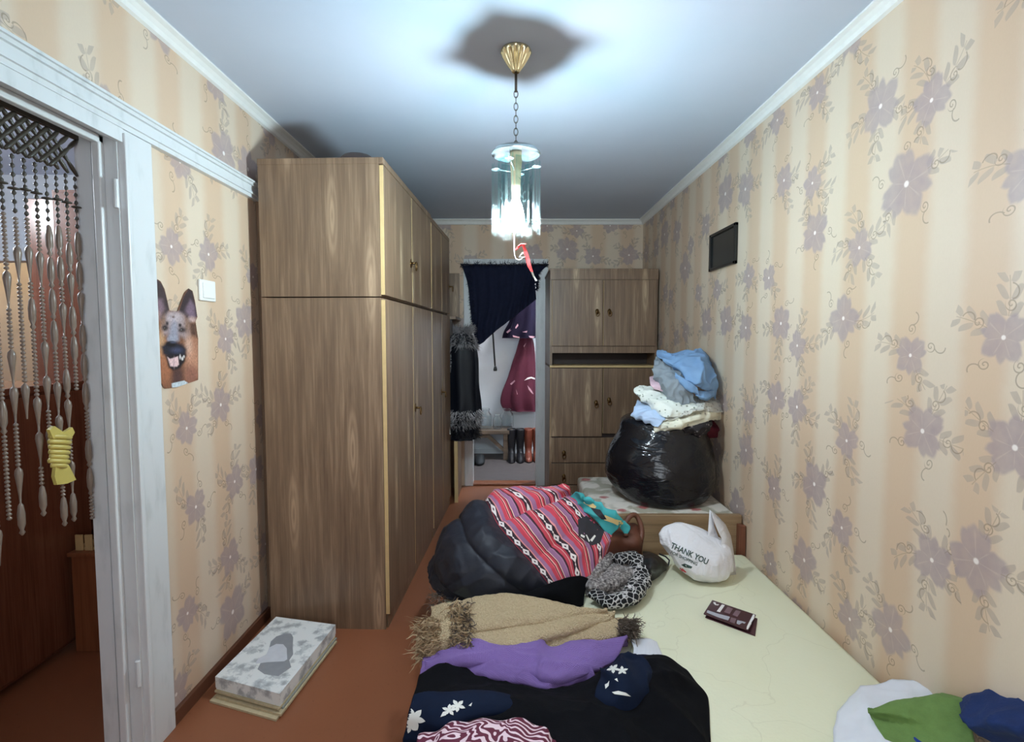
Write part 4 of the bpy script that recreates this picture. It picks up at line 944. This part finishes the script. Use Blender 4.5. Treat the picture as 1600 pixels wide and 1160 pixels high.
decal('flower_print', [[(732,1103),(738,1098),(736,1104)]], tr, 'print_white', nb, .002)
nb2 = thing('blouse', 'navy sleeve with white flower print lying on the black sweater', 'blouse', (.25, 1.8, BT))
n2 = patch('sleeve', Z([[(948,1044,.35),(970,1026,.355),(1000,1020,.35),(1020,1028,.335)], [(942,1048,.39),(970,1034,.41),(1000,1028,.405),(1022,1036,.365)], [(936,1066,.405),(966,1060,.432),(1000,1056,.42),(1026,1058,.375)], [(930,1088,.40),(962,1086,.43),(996,1082,.415),(1018,1080,.37)], [(934,1112,.385),(958,1114,.40),(986,1110,.385),(1004,1104,.36)]]), 'navy', nb2, 50, 50, lambda u, v, p: .012*nz(p, 9, 5)+.018*wr(p, 8, 5, (1.3, .6, 1))-.004, .006)
tr = bvh([n2])
decal('flower_print', flower_px(958, 1045, 11, 5, .3, .7)+flower_px(972, 1048, 10, 5, .9, .7)+[[(945,1070),(949,1068),(952,1064),(951,1072),(946,1077)], [(956,1082),(966,1080),(978,1083),(986,1089),(974,1087),(960,1085)], [(960,1062),(964,1060),(966,1066)]], tr, 'print_white', nb2, .002)
# maroon zebra garment, bottom
tag(patch('tunic', [[p+Vector((0, .03, -.05)) for p in Z([[(655,1150,.41),(700,1134,.43),(745,1124,.445),(800,1124,.445),(845,1136,.43),(868,1155,.41)]])[0]]]+Z([
    [(655,1150,.415),(700,1134,.435),(745,1124,.45),(800,1124,.45),(845,1136,.435),(868,1155,.415)],
    [(650,1170,.415),(700,1155,.445),(745,1145,.46),(800,1145,.46),(848,1156,.44),(872,1175,.41)],
    [(645,1220,.38),(700,1215,.43),(745,1212,.45),(800,1212,.45),(850,1215,.43),(880,1220,.39)],
    [(640,1290,.33),(700,1300,.36),(745,1310,.38),(800,1310,.38),(850,1300,.36),(885,1290,.33)]]), 'zebra', nu=40, nv=56, disp=lambda u, v, p: .010*nz(p, 12, 8)+.004*math.sin(v*30+u*4), thick=.006), 'maroon and white zebra striped tunic nearest the camera', 'tunic')

# ------------------------------------------------------------------ white carrier bag with print
cb = thing('carrier_bag', 'white plastic carrier bag with green and red print on the bed', 'bag', (.80, 2.4, BT))
def blob(rings, n=48, seg=40, amp=.06, k=0, sq=1.0, fl=None, folds=None):
    R = crom(np.array(rings), seg); V = []; F_ = []
    for i, (cx, cy, z, rx, ry) in enumerate(R):
        for j in range(n):
            a = 2*math.pi*j/n; p = (math.cos(a)*2, math.sin(a)*2, z*9+k)
            f = 1+amp*noise.noise(Vector(p))+amp*.5*noise.noise(Vector((p[0]*2.6, p[1]*2.6, p[2]*2+5)))
            if folds: f += folds(a, i/(seg-1))
            V.append((cx+max(rx, .002)*f*math.cos(a), cy+max(ry, .002)*f*math.sin(a), z if fl is None else max(z, fl)))
    for i in range(seg-1):
        for j in range(n): q = (j+1) % n; F_.append((i*n+j, i*n+q, (i+1)*n+q, (i+1)*n+j))
    F_.append(tuple(range(n-1, -1, -1))); F_.append(tuple((seg-1)*n+j for j in range(n)))
    return V, F_
V, F_ = blob([(.90, 2.36, .302, .055, .045), (.898, 2.365, .325, .10, .085), (.888, 2.38, .365, .132, .11), (.873, 2.40, .42, .152, .11), (.850, 2.42, .455, .148, .09), (.822, 2.43, .485, .118, .06), (.80, 2.435, .515, .08, .03), (.79, 2.44, .535, .02, .01)], 90, 80, .10, 2,
    folds=lambda a, t: .05*(1-min(1, abs(noise.noise(Vector((2.2*math.cos(a), 2.2*math.sin(a), t*4))))*3))-.02+.035*math.sin(a*7+t*6)*max(0, t-.35))
cbb = mk('bag_body', V, F_, 'carrier', cb, True)
def strap(name, pl, pr, parent, m):
    V = []; F_ = []
    for a, b in zip(pl, pr): V += [a, b]
    for i in range(len(pl)-1): F_.append((2*i, 2*i+1, 2*i+3, 2*i+2))
    return mk(name, V, F_, m, parent, True, thick=.002)
A2 = lambda L_, Y: [at(x, y, Y) for x, y in L_]
strap('handle', A2([(1104,872),(1105,850),(1107,824),(1109,797)], 2.40), A2([(1130,872),(1123,842),(1116,822),(1113,800)], 2.40), cb, 'carrier')
strap('handle', A2([(1109,797),(1120,805),(1134,820),(1142,838),(1146,860),(1150,890),(1150,905)], 2.405), A2([(1113,802),(1117,818),(1123,832),(1128,842),(1126,856),(1116,872),(1105,890)], 2.37), cb, 'carrier')
strap('handle', A2([(1040,852),(1050,838),(1060,830),(1080,826),(1095,838),(1110,850),(1119,856)], 2.42), A2([(1046,870),(1056,856),(1068,846),(1082,842),(1094,850),(1106,860),(1112,866)], 2.385), cb, 'carrier')
tr = bvh([cbb])
ang = math.radians(25); ca, sa = math.cos(ang), math.sin(ang)
T = lambda ox, oy, sx=1.0: (lambda x, y: (ox+x*ca*sx+y*sa*.9, oy+x*sa*sx-y*ca))
decal('printed_lettering', [text_poly('THANK YOU', 13, T(1047, 856, .84), .022)], tr, 'print_green', cb, .0022, 3)
decal('printed_lettering', [text_poly('FOR SHOPPING', 7, T(1047, 865, .95), .015)], tr, 'print_green', cb, .0022, 3)
decal('printed_leaf', [[(1064,883),(1070,881),(1082,886),(1080,889),(1070,887)]], tr, 'print_green', cb, .0022, 4)
decal('printed_red_mark', [[(1059,887),(1066,888),(1073,895),(1076,903),(1068,901),(1062,895)]], tr, 'print_red', cb, .0022, 4)

# leaflet
lf = thing('leaflet', 'dark maroon folded leaflet lying on the mattress in front of the carrier bag', 'leaflet', atz(1140, 962, BT))
q = [atz(x, y, BT+.016) for x, y in ((1113, 938), (1181, 961), (1169, 985), (1099.5, 959))]
lfo = G().prism([q[3], q[2], q[1], q[0]], (0, 0, -.004)).out('cover', 'leaf_maroon', lf)
q2 = [p+Vector((.004, -.006, -.012)) for p in q]
G().prism([q2[3], q2[2]+Vector((.015, -.01, 0)), q2[1], q2[0]], (0, 0, -.003)).out('inner_page', 'leaf_maroon', lf)
tr = bvh([lfo]); zl = lambda pts: [(1080+x/13.33, 920+y/13.33) for x, y in pts]
decal('white_strip', [zl([(1290,535),(1355,560),(1220,860),(1150,850),(1160,790)])], tr, 'leaf_white', lf, .0012)
decal('printed_panel', [zl([(760,380),(870,420),(800,530),(680,490)]), zl([(930,450),(1035,480),(960,590),(860,550)]), zl([(830,600),(940,630),(900,730),(800,690)])], tr, 'leaf_mauve', lf, .0012)
decal('printed_band', [zl([(340,450),(540,520),(810,590),(770,665),(560,600),(320,500)])], tr, 'leaf_grey', lf, .0012)
decal('printed_title', [zl([(460,280),(510,290),(520,330),(580,330),(560,352),(500,345),(465,310)]), zl([(640,330),(700,350),(600,495),(530,475)])], tr, 'leaf_white', lf, .0012)
decal('printed_mark', [zl([(960,660),(1060,680),(1140,705),(1110,735),(1060,715),(1000,755),(945,730)])], tr, 'leaf_grey', lf, .0012)

# ------------------------------------------------------------------ black sack and the clothes on it
sk = thing('bin_bag', 'bulging black plastic sack full of clothes standing on the couch', 'bag', (.88, 3.06, .476))
def pf_(a, t): return .022*math.sin(a*6+t*9)*max(0, t-.55)+.03*math.sin(a*11+2)*max(0, t-.75)
V, F_ = blob([(.88, 3.02, .478, .17, .16), (.885, 3.03, .49, .24, .23), (.88, 3.06, .57, .305, .27), (.875, 3.08, .68, .315, .285), (.88, 3.09, .78, .295, .27), (.89, 3.10, .87, .255, .25), (.90, 3.10, .93, .24, .23), (.91, 3.10, .965, .16, .15), (.91, 3.1, .97, .03, .03)], 72, 60, .045, 4, fl=.478, folds=pf_)
V = [(min(x, XR-.006), y, z) for x, y, z in V]
mk('sack', V, F_, 'film', sk, True)
cr = lambda k, s=.010, f=11: (lambda u, v, p: s*.8*nz(p, f, k)+s*1.2*wr(p, f*.7, k, (.6, 1, 1.4))+s*.6*wr(p, f*1.6, k+3)-s*.5)
def pile(name, label, cat, rows, m, k, Y, s=.012, f=11, th=.008, n=36):
    n = int(n*1.8)
    """rows of (px, py, dy): the cloth surface as it lies in the stack, dy metres in front of/behind Y"""
    ctrl = [[at(x, y, Y+d) for x, y, d in r] for r in rows]
    return tag(patch(name, ctrl, m, None, n, n, cr(k, s, f), th), label, cat)
pile('cloth', 'dark red cloth poking out of the sack against the right wall', 'cloth', [[(1100,655,.12),(1120,655,.15),(1136,650,.18)], [(1100,668,.0),(1122,668,.05),(1138,664,.1)], [(1100,685,.02),(1120,684,.06),(1136,680,.1)]], 'darkred', 1, 3.02, n=16)
pile('blouse', 'dark patterned blouse bundled on the sack under the cream shirt', 'blouse', [[(1068,655,.05),(1090,655,.05),(1110,655,.1)], [(1066,664,-.12),(1088,662,-.14),(1112,660,-.05)], [(1070,676,-.14),(1090,674,-.16),(1110,670,-.08)], [(1076,686,-.1),(1092,685,-.12),(1106,680,-.08)]], 'dark_print', 2, 3.0, .016, n=26)
pile('shirt', 'pale blue shirt hanging over the left rim of the sack', 'shirt', [[(996,625,.15),(1015,630,.1),(1045,640,.05)], [(990,640,.0),(1015,645,-.08),(1045,650,-.1)], [(986,650,.0),(1010,654,-.1),(1035,660,-.14)], [(1004,655,-.04),(1016,664,-.12),(1028,668,-.15)]], 'paleblue', 3, 3.0, n=28)
pile('shirt', 'cream printed shirt folded lowest over the rim of the sack', 'shirt', [[(1035,645,.1),(1070,635,.1),(1110,625,.15),(1138,630,.2)], [(1026,662,-.1),(1065,650,-.14),(1105,640,-.1),(1140,640,.1)], [(1022,672,-.14),(1062,662,-.2),(1105,652,-.14),(1134,650,.06)], [(1028,681,-.13),(1060,670,-.18),(1100,660,-.12),(1125,655,.04)]], 'shirt_cream', 4, 3.02, .012, n=36)
pile('shirt', 'grey and white patterned shirt stacked over the cream shirt', 'shirt', [[(1030,640,.14),(1065,625,.1),(1100,620,.12),(1130,625,.2)], [(1028,652,-.06),(1062,640,-.1),(1100,632,-.08),(1138,640,.1)], [(1030,662,-.14),(1068,650,-.18),(1105,642,-.14),(1138,648,.06)]], 'shirt_grey', 5, 3.02, .016, 13, n=36)
pile('shirt', 'white sprigged shirt with a long pointed collar on top of the sack', 'shirt', [[(1005,605,.14),(1030,605,.1),(1060,618,.08),(1095,622,.1)], [(990,611,.02),(1025,620,-.06),(1060,628,-.1),(1092,630,-.06)], [(1005,628,-.02),(1030,640,-.14),(1062,642,-.17),(1098,634,-.1)], [(1025,645,-.1),(1038,652,-.17),(1062,650,-.18),(1092,640,-.11)]], 'shirt_sprig', 6, 3.03, .012, n=40)
pile('cloth', 'small pink cloth between the grey shirt and the white sprigged shirt', 'cloth', [[(1015,590,.1),(1030,585,.08)], [(1016,600,-.02),(1034,600,-.06)], [(1022,608,-.04),(1042,614,-.08)]], 'pink_cloth', 7, 3.05, .006, n=16)
pile('shirt', 'grey shirt under the blue denim shirt on the heap', 'shirt', [[(1026,555,.16),(1045,556,.14),(1075,575,.12),(1090,600,.1)], [(1020,575,.02),(1042,575,-.04),(1068,585,-.08),(1086,600,-.06)], [(1022,592,-.02),(1042,598,-.12),(1066,600,-.15),(1084,610,-.12)], [(1034,608,-.06),(1046,618,-.15),(1066,624,-.17),(1082,624,-.14)], [(1040,616,-.05),(1050,628,-.14),(1070,632,-.15),(1090,630,-.1)]], 'grey_shirt', 8, 3.06, .014, 14, n=44)
dn = thing('shirt', 'crumpled blue denim shirt on top of the heap', 'shirt', at(1075, 620, 3.05))
ctrl = [[(1028,552,.2),(1050,552,.2),(1080,546,.2),(1095,550,.22),(1112,565,.24),(1122,590,.2)], [(1026,556,.08),(1050,558,.04),(1076,552,.02),(1096,556,.04),(1112,575,.06),(1123,598,.06)], [(1036,562,.0),(1054,570,-.08),(1078,572,-.12),(1098,574,-.10),(1114,590,-.06),(1122,610,.0)], [(1048,572,-.04),(1064,580,-.12),(1082,588,-.18),(1100,596,-.17),(1114,606,-.10),(1120,618,-.02)], [(1056,580,-.05),(1068,590,-.12),(1084,600,-.17),(1098,608,-.17),(1110,614,-.10),(1116,622,-.03)]]
d1 = patch('shirt_body', [[at(x, y, 3.06+d) for x, y, d in r] for r in ctrl], 'denim', dn, 90, 100, lambda u, v, p: .012*nz(p, 9, 4)+.022*wr(p, 6, 1, (1.3, .6, .6))+.012*wr(p, 13, 4)-.010, .008)
patch('cuff', [[at(x, y, 3.06+d) for x, y, d in r] for r in [[(1054,582,-.13),(1072,594,-.18),(1090,606,-.19)], [(1058,594,-.14),(1074,606,-.19),(1092,616,-.19)], [(1070,604,-.12),(1080,612,-.17),(1096,620,-.17)]]], 'denim', dn, 20, 26, cr(2, .008, 18), .006)
patch('sleeve_end', [[at(x, y, 3.06+d) for x, y, d in r] for r in [[(1086,610,-.14),(1104,612,-.13),(1118,610,-.06)], [(1088,618,-.19),(1104,622,-.18),(1117,618,-.09)], [(1094,624,-.16),(1106,626,-.16),(1114,622,-.08)]]], 'denim', dn, 16, 22, cr(5, .005, 18), .006)

# ------------------------------------------------------------------ clothes at the near right corner of the bed
tag(patch('pillowcase', Z([[(1330,1085,.305),(1395,1062,.36),(1440,1068,.37),(1480,1085,.34)], [(1310,1110,.31),(1380,1090,.37),(1440,1092,.38),(1500,1105,.35)], [(1302,1140,.31),(1370,1125,.36),(1430,1130,.37),(1500,1140,.35)], [(1305,1200,.305),(1370,1220,.33),(1430,1230,.34),(1520,1230,.33)]]), 'white_cloth', nu=30, nv=34, disp=cr(3, .010, 9), floor=BT+.002), 'white pillowcase crumpled at the near right corner of the bed', 'pillowcase')
tag(patch('fleece_blanket', Z([[(1390,1165,.36),(1450,1190,.36),(1530,1230,.36)], [(1360,1118,.37),(1430,1140,.385),(1530,1185,.40)], [(1358,1112,.385),(1420,1118,.41),(1520,1140,.42)], [(1375,1104,.40),(1440,1098,.43),(1530,1112,.45)], [(1420,1096,.39),(1470,1088,.43),(1540,1092,.45)], [(1430,1094,.31),(1480,1085,.33),(1560,1082,.33)]]), 'fleece_green', nu=44, nv=40, disp=cr(4, .006, 9), thick=.012), 'green fleece blanket edge at the near right corner of the bed', 'blanket')
tag(patch('fleece_blanket', Z([[(1372,1125,.365),(1430,1146,.375),(1530,1192,.39)], [(1385,1150,.35),(1440,1180,.36),(1530,1230,.37)], [(1400,1220,.31),(1460,1260,.31),(1540,1300,.31)]]), 'fleece_blue', nu=20, nv=24, disp=cr(6, .006, 10)), 'bright blue fleece layer under the green fleece blanket', 'blanket')
tag(patch('fleece_jacket', Z([[(1505,1085,.40),(1540,1066,.43),(1575,1054,.45),(1620,1050,.45),(1680,1060,.40)], [(1500,1100,.45),(1540,1085,.50),(1580,1075,.52),(1630,1070,.52),(1700,1085,.46)], [(1505,1125,.47),(1545,1115,.53),(1590,1110,.55),(1640,1110,.54),(1720,1120,.46)], [(1520,1142,.46),(1560,1142,.51),(1600,1148,.53),(1650,1150,.52),(1730,1160,.44)], [(1550,1155,.42),(1590,1165,.44),(1630,1175,.45),(1680,1185,.43),(1750,1200,.36)]]), 'fleece_navy', nu=34, nv=40, disp=cr(5, .012, 9), thick=.014), 'dark navy fleece jacket at the right edge of the bed', 'jacket')

# ------------------------------------------------------------------ entry: curtain, coats, cane, bench, jars, boots
cu = thing('door_curtain', 'dark navy fringed curtain swept aside in the back doorway, extended in place of its shadow', 'curtain', (-.07, YB-.02, 1.45))
Yc = YB-.03
ctrl = [[at(x, y, Yc) for x, y in r] for r in [[(722,416),(750,414),(780,414),(810,414),(835,414),(854,416)], [(731,445),(755,440),(780,438),(808,436),(828,434),(838,432)], [(735,480),(757,475),(782,468),(806,460),(824,450),(836,440)], [(740,518),(752,515),(776,502),(802,484),(820,470),(837,456)], [(746,540),(754,536),(774,518),(800,498),(820,482),(838,468)]]]  # lowest rows of cloth stand in for its shadow on the entry wall
def cdisp(u, v, p): return .018*math.sin(v*46+u*2)*(.4+.6*u)+.006*nz(p, 14)
A = patch('curtain_cloth', ctrl, 'curtain_navy', cu, 40, 90, cdisp, .003)
ro = [at(random.uniform(720, 855), random.uniform(411, 418), Yc-.012) for _ in range(420)]
V, F_ = strands(ro, [(random.uniform(-.5, .5), -.3, random.uniform(-.8, 1)) for _ in ro], [random.uniform(.02, .05) for _ in ro], .003, .4); o = mk('top_fringe', V, F_, 'curtain_navy', cu); o['kind'] = 'stuff'
ro = []
for _ in range(420):
    k = random.random(); x = 733+k*8+random.uniform(-2, 2); ro.append(at(x, 425+k*95, Yc-.01))
for _ in range(300):
    k = random.random(); x = 838+random.uniform(-2, 6)*(1-k); ro.append(at(x, 420+k*32, Yc-.01))
V, F_ = strands(ro, [(random.uniform(-1, 1), -.2, random.uniform(-1, .2)) for _ in ro], [random.uniform(.02, .045) for _ in ro], .003, .4); o = mk('side_fringe', V, F_, 'curtain_navy', cu); o['kind'] = 'stuff'
G().tube([(BX0-.09, Yc+.0, 2.085), (BX1+.10, Yc, 2.085)], .006).out('rod', 'chainmetal', cu, True)
# robe and jacket on the far wall
YH = 6.2
rk = thing('coat_rack', 'dark wooden peg rail on the entry wall above the hanging clothes', 'rack', (0, 6.34, 1.86))
G().box(-.45, .6, 6.325, 6.349, 1.86, 1.93, bev=.004).out('rail', 'darkwood', rk)
for x in (-.24, .0, .14, .30): G().tube([(x, 6.326, 1.89), (x, 6.27, 1.885), (x, 6.26, 1.91)], .007).out('peg', 'chainmetal', rk, True)
def xz(x, y): p = at(x, y, YH); return p.x, p.z
rb = thing('robe', 'maroon robe with white collar detail hanging in the entry', 'robe', (.15, YH, .5))
x0, zt = xz(785, 640)
V, F_ = loft([(.17, YH+.04, 1.45, .06, .05), (.16, YH+.04, 1.3, .10, .07), (.125, YH+.04, 1.0, .155, .08), (.10, YH+.04, .76, .205, .10), (.105, YH+.04, .64, .215, .10), (.13, YH+.04, .54, .19, .09)], 66, 2, .22)
rbo = mk('robe_body', V, F_, 'robe_maroon', rb, True)
tr = bvh([rbo]); decal('collar_print', [[(819,595),(824,590.5),(830,589),(836,591),(836,593.5),(830,591.5),(825,593)]], tr, 'print_white', rb, .006, 4)
decal('pattern_print', [[(797,600),(804,594),(805,596),(799,602)], [(824,602),(829,608),(834,616),(832,616),(826,609)], [(806,608),(809,616),(808,617)], [(818,541),(822,536),(819,543),(822,548)]], tr, 'print_lilac', rb, .006, 4)
nj = thing('jacket', 'dark purple jacket with patterned hem hung over the maroon robe', 'jacket', (.16, YH-.1, 1.38))
V, F_ = loft([(.19, YH-.03, 1.885, .05, .04), (.19, YH-.05, 1.85, .13, .08), (.18, YH-.05, 1.75, .17, .10), (.165, YH-.05, 1.6, .185, .11), (.14, YH-.05, 1.48, .21, .12), (.13, YH-.05, 1.405, .22, .12)], 66, 5, .15)
njo = mk('jacket_body', V, F_, 'robe_navy', nj, True); tr = bvh([njo])
decal('hem_print', [[(791,519),(797,514),(799,516),(793,521)], [(801,524),(812,527),(814,529),(802,527)], [(816,519),(824,517),(823,520)], [(826,525),(836,526),(836,529),(828,528)], [(805,512),(809,506),(810,509),(806,514)]], tr, 'print_lilac', nj, .006, 4)
cn = thing('walking_cane', 'dark walking cane hanging against the white entry wall', 'cane', (-.2, 6.3, 1.0))
G().tube([at(764, 490, 6.2)+Vector((0, .06, 0)), at(766, 497, 6.2), at(770, 520, 6.22), at(773.5, 572, 6.28)], .011, 8).out('shaft', 'cane', cn, True)
b = at(773.8, 574, 6.28); G().lathe([(.020, -.045), (.022, -.03), (.016, 0), (.013, .012)], b, 12).out('rubber_tip', 'cane', cn, True)
# bench
bn = thing('bench', 'rough wooden bench with slanted brace standing in the entry', 'bench', (-.28, 6.15, 0))
G().box(-.62, .01, 5.98, 6.32, .30, .345, bev=.004).out('seat_board', 'benchwood', bn)
for lx in (-.56, -.075):
    G().box(lx-.025, lx+.025, 6.0, 6.05, 0, .30, bev=.003).out('leg', 'benchwood', bn); G().box(lx-.025, lx+.025, 6.26, 6.31, 0, .30, bev=.003).out('leg', 'benchwood', bn)
G().prism([(-.33, 6.01, .30), (-.27, 6.01, .30), (-.10, 6.01, .14), (-.10, 6.01, .09)], (0, .03, 0)).out('brace', 'benchwood', bn)
G().box(-.56, -.26, 6.02, 6.05, .255, .30).out('apron', 'benchwood', bn)
def jar(label, x, y, h, r):
    t = thing('glass_jar', label, 'jar', (x, y, .345), 'glass jars on the bench')
    G().lathe([(r*.6, 0), (r*.95, .008), (r, .03), (r, h*.6), (r*.9, h*.72), (r*.62, h*.82), (r*.6, h*.9)], (x, y, .346), 24, cap=False).out('jar_body', 'jar_glass', t, True)
    G().lathe([(r*.6, h*.9), (r*.68, h*.92), (r*.68, h*.97), (r*.6, h)], (x, y, .346), 24, cap=False).out('jar_rim', 'jar_glass', t, True)
jar('tall glass jar on the bench, leftmost, beside the coat', -.31, 6.12, .24, .075)
jar('small glass jar in the middle of the bench', -.17, 6.08, .175, .055)
jar('large glass jar at the right end of the bench', -.055, 6.16, .24, .075)
def boot(label, x, y, m, grp, h=.36):
    t = thing('boot', label, 'boot', (x, y, 0), grp)
    R = [(.052, 0, h), (.053, 0, h*.95), (.050, 0, h*.7), (.042, 0, h*.42), (.038, .0, h*.30)]
    V = []; F_ = []; n = 18
    rings = [(x, y+.03, z, r, r*1.1) for r, _, z in R]+[(x, y+.01, h*.24, .040, .065), (x, y-.03, h*.15, .042, .105), (x, y-.05, h*.06, .044, .125), (x, y-.05, .012, .044, .125)]
    for cx, cy_, z, rx, ry in rings:
        for j in range(n): a = 2*math.pi*j/n; V.append((cx+rx*math.cos(a), cy_+ry*math.sin(a), z))
    for i in range(len(rings)-1):
        for j in range(n): q = (j+1) % n; F_.append((i*n+j, (i+1)*n+j, (i+1)*n+q, i*n+q))
    F_.append(tuple((len(rings)-1)*n+j for j in range(n)))
    mk('shaft', V, F_, m, t, True, thick=.004)
    G().lathe([(1, 0), (1, 1)], (0, 0, 0), 18)
    g = G(); g.add([(x+(.047*math.cos(2*math.pi*j/18)), y-.05+.13*math.sin(2*math.pi*j/18), zz) for zz in (0, .014) for j in range(18)], [tuple(range(17, -1, -1)), tuple(range(18, 36))]+[(j, (j+1) % 18, 18+(j+1) % 18, 18+j) for j in range(18)]); g.out('sole', 'boot_black', t)
boot('tall black boot next to the bench leg', -.005, 6.0, 'boot_black', 'black boots'); boot('tall black boot next to the brown boots', .095, 6.0, 'boot_black', 'black boots')
boot('tall brown boot next to the black boots', .19, 6.02, 'boot_brown', 'brown boots'); boot('tall brown boot half hidden by the door frame', .285, 6.02, 'boot_brown', 'brown boots')
for dx, lb in ((-.36, 'dark slipper under the bench, the right one'), (-.47, 'dark slipper under the bench beside the door frame')):
    V, F_ = blob([(dx, 5.84, 0.0, .05, .12), (dx, 5.84, .03, .055, .13), (dx, 5.88, .07, .045, .08), (dx, 5.90, .09, .02, .03)], 20, 14, .04); tag(mk('slipper', V, F_, 'slippers', None, True), lb, 'slipper', 'slippers under the bench')

# ------------------------------------------------------------------ corridor furniture and bead curtain
tw = thing('corridor_wardrobe', 'tall dark brown wardrobe seen through the left doorway', 'wardrobe', (-1.85, 2.8, 0))
G().box(-2.12, -1.40, 2.47, 3.1, 0, 2.09).out('body', 'darkwood', tw); G().box(-2.10, -1.77, 2.45, 2.47, .5, 2.075, bev=.003).out('door', 'darkwood', tw); G().box(-1.76, -1.41, 2.45, 2.47, .5, 2.075, bev=.003).out('door', 'darkwood', tw)
G().box(-2.42, -2.13, 2.66, 2.68, .9, 2.10, bev=.003).out('open_door', 'darkwood', tw)
lc = thing('sideboard', 'low polished brown sideboard in the corridor beyond the left doorway', 'sideboard', (-2.2, 1.6, 0))
G().box(-2.45, -2.0, .9, 2.44, .03, 1.18).out('body', 'darkwood', lc); G().box(-2.46, -1.985, .88, 2.44, 1.18, 1.21, bev=.004).out('top', 'darkwood', lc)
for y0, y1 in ((.91, 1.66), (1.67, 2.43)): G().box(-2.0, -1.982, y0, y1, .05, 1.17, bev=.003).out('door', 'darkwood', lc)
bxo = thing('chest', 'reddish brown wooden chest standing before the corridor wardrobe', 'chest', (-1.72, 2.35, 0))
G().box(-1.96, -1.40, 2.28, 2.44, 0, .44, bev=.004).out('body', 'redwood', bxo); G().box(-1.97, -1.40, 2.27, 2.445, .44, .458, bev=.003).out('lid', 'redwood', bxo)
rk2 = thing('slatted_crate', 'small pale slatted crate on top of the reddish chest', 'crate', (-1.86, 2.36, .458))
for k in range(4): G().box(-1.955+k*.042, -1.922+k*.042, 2.30, 2.308, .458, .53, bev=.002).out('slat', 'paleedge', rk2)
G().box(-1.96, -1.79, 2.31, 2.43, .458, .47).out('bottom', 'paleedge', rk2)

bc = thing('bead_curtain', 'brown wooden bead curtain with a lattice top in the left doorway', 'curtain', (-1.34, 1.4, 2.03))
XB = -1.345
G().box(XB-.006, XB+.006, .74, 1.675, 2.018, 2.034, bev=.003).out('rail', 'bead_dark', bc)
sp = .034; rows = 3
for d in (1, -1):
    for k in range(-4, 30):
        y0 = 1.665-k*sp; y1 = y0-d*rows*sp
        if not (.74 <= min(y0, y1) and max(y0, y1) <= 1.668): continue
        pts = [(XB+d*.002, y0+(y1-y0)*i/12, 2.018-.108*i/12) for i in range(13)]
        G().tube(pts, [.0042+.0026*abs(math.sin(i*math.pi/4)) for i in range(13)], 6).out('lattice_strip', 'bead_dark', bc, True)
random.seed(11)
for k in range(26):
    y = 1.652-k*sp
    if y < .76: break
    top = 1.905; ln = (1.05, .62, .98, 1.0, .82, .95, .70, 1.02, .9)[k % 9]
    # small dark beads and a flat disc, then the long turned pieces
    z = top; prof = []
    while z > top-.16:
        prof += [(.0012, z), (.0052, z-.005), (.0052, z-.010), (.0012, z-.015)]; z -= .018 if k % 3 else .024
    disc = z+.075
    st = G().lathe(prof, (XB, y, 0), 8, cap=False).out('bead_string', 'bead_dark', bc, True)
    G().lathe([(.001, .005), (.013, .002), (.014, -.001), (.001, -.004)], (XB, y, disc), 10, cap=False).out('disc_bead', 'bead_dark', st, True)
    prof = []
    while z > top-ln:
        q = random.random()
        if q < .45:
            n_ = random.randint(4, 10)
            for _ in range(n_): prof += [(.002, z), (.0058, z-.003), (.0058, z-.007), (.002, z-.010)]; z -= .011
        elif q < .75: prof += [(.002, z), (.006, z-.006), (.009, z-.03), (.0085, z-.06), (.004, z-.075), (.007, z-.082), (.002, z-.09)]; z -= .092
        else: prof += [(.002, z), (.008, z-.008), (.0095, z-.02), (.006, z-.05), (.003, z-.08), (.002, z-.1)]; z -= .1
    G().lathe(prof, (XB, y, 0), 8, cap=False).out('turned_beads', 'bead_wood', st, True)
go = thing('gold_ornament', 'ribbed yellow gold ornament hung on the bead curtain', 'ornament', (-1.325, 1.6, 1.03))
oy = lambda x, y: atx(x, y, -1.325)
g = G()
for i, (y, x0, x1) in enumerate(((682,77,109),(690,76,108),(698,77,107),(706,77,106),(713,78,104),(720,76,106),(727,80,103))):
    pts = [oy(x0, y), oy((x0+x1)/2, y+1)+Vector((.012, 0, 0)), oy(x1, y+2)]; g.tube([tuple(p) for p in crom([tuple(p) for p in pts], 8)], .0075, 8)
g.out('ribbed_body', 'bead_gold', go, True)
G().prism([oy(72, 672), oy(80, 666), oy(95, 676), oy(108, 668), oy(112, 676), oy(106, 686), oy(78, 686)], (.010, 0, 0)).out('head', 'bead_gold', go)
G().prism([oy(82, 728), oy(103, 728), oy(114, 750), oy(100, 756), oy(84, 758), oy(80, 745)], (.010, 0, 0)).out('tail', 'bead_gold', go)
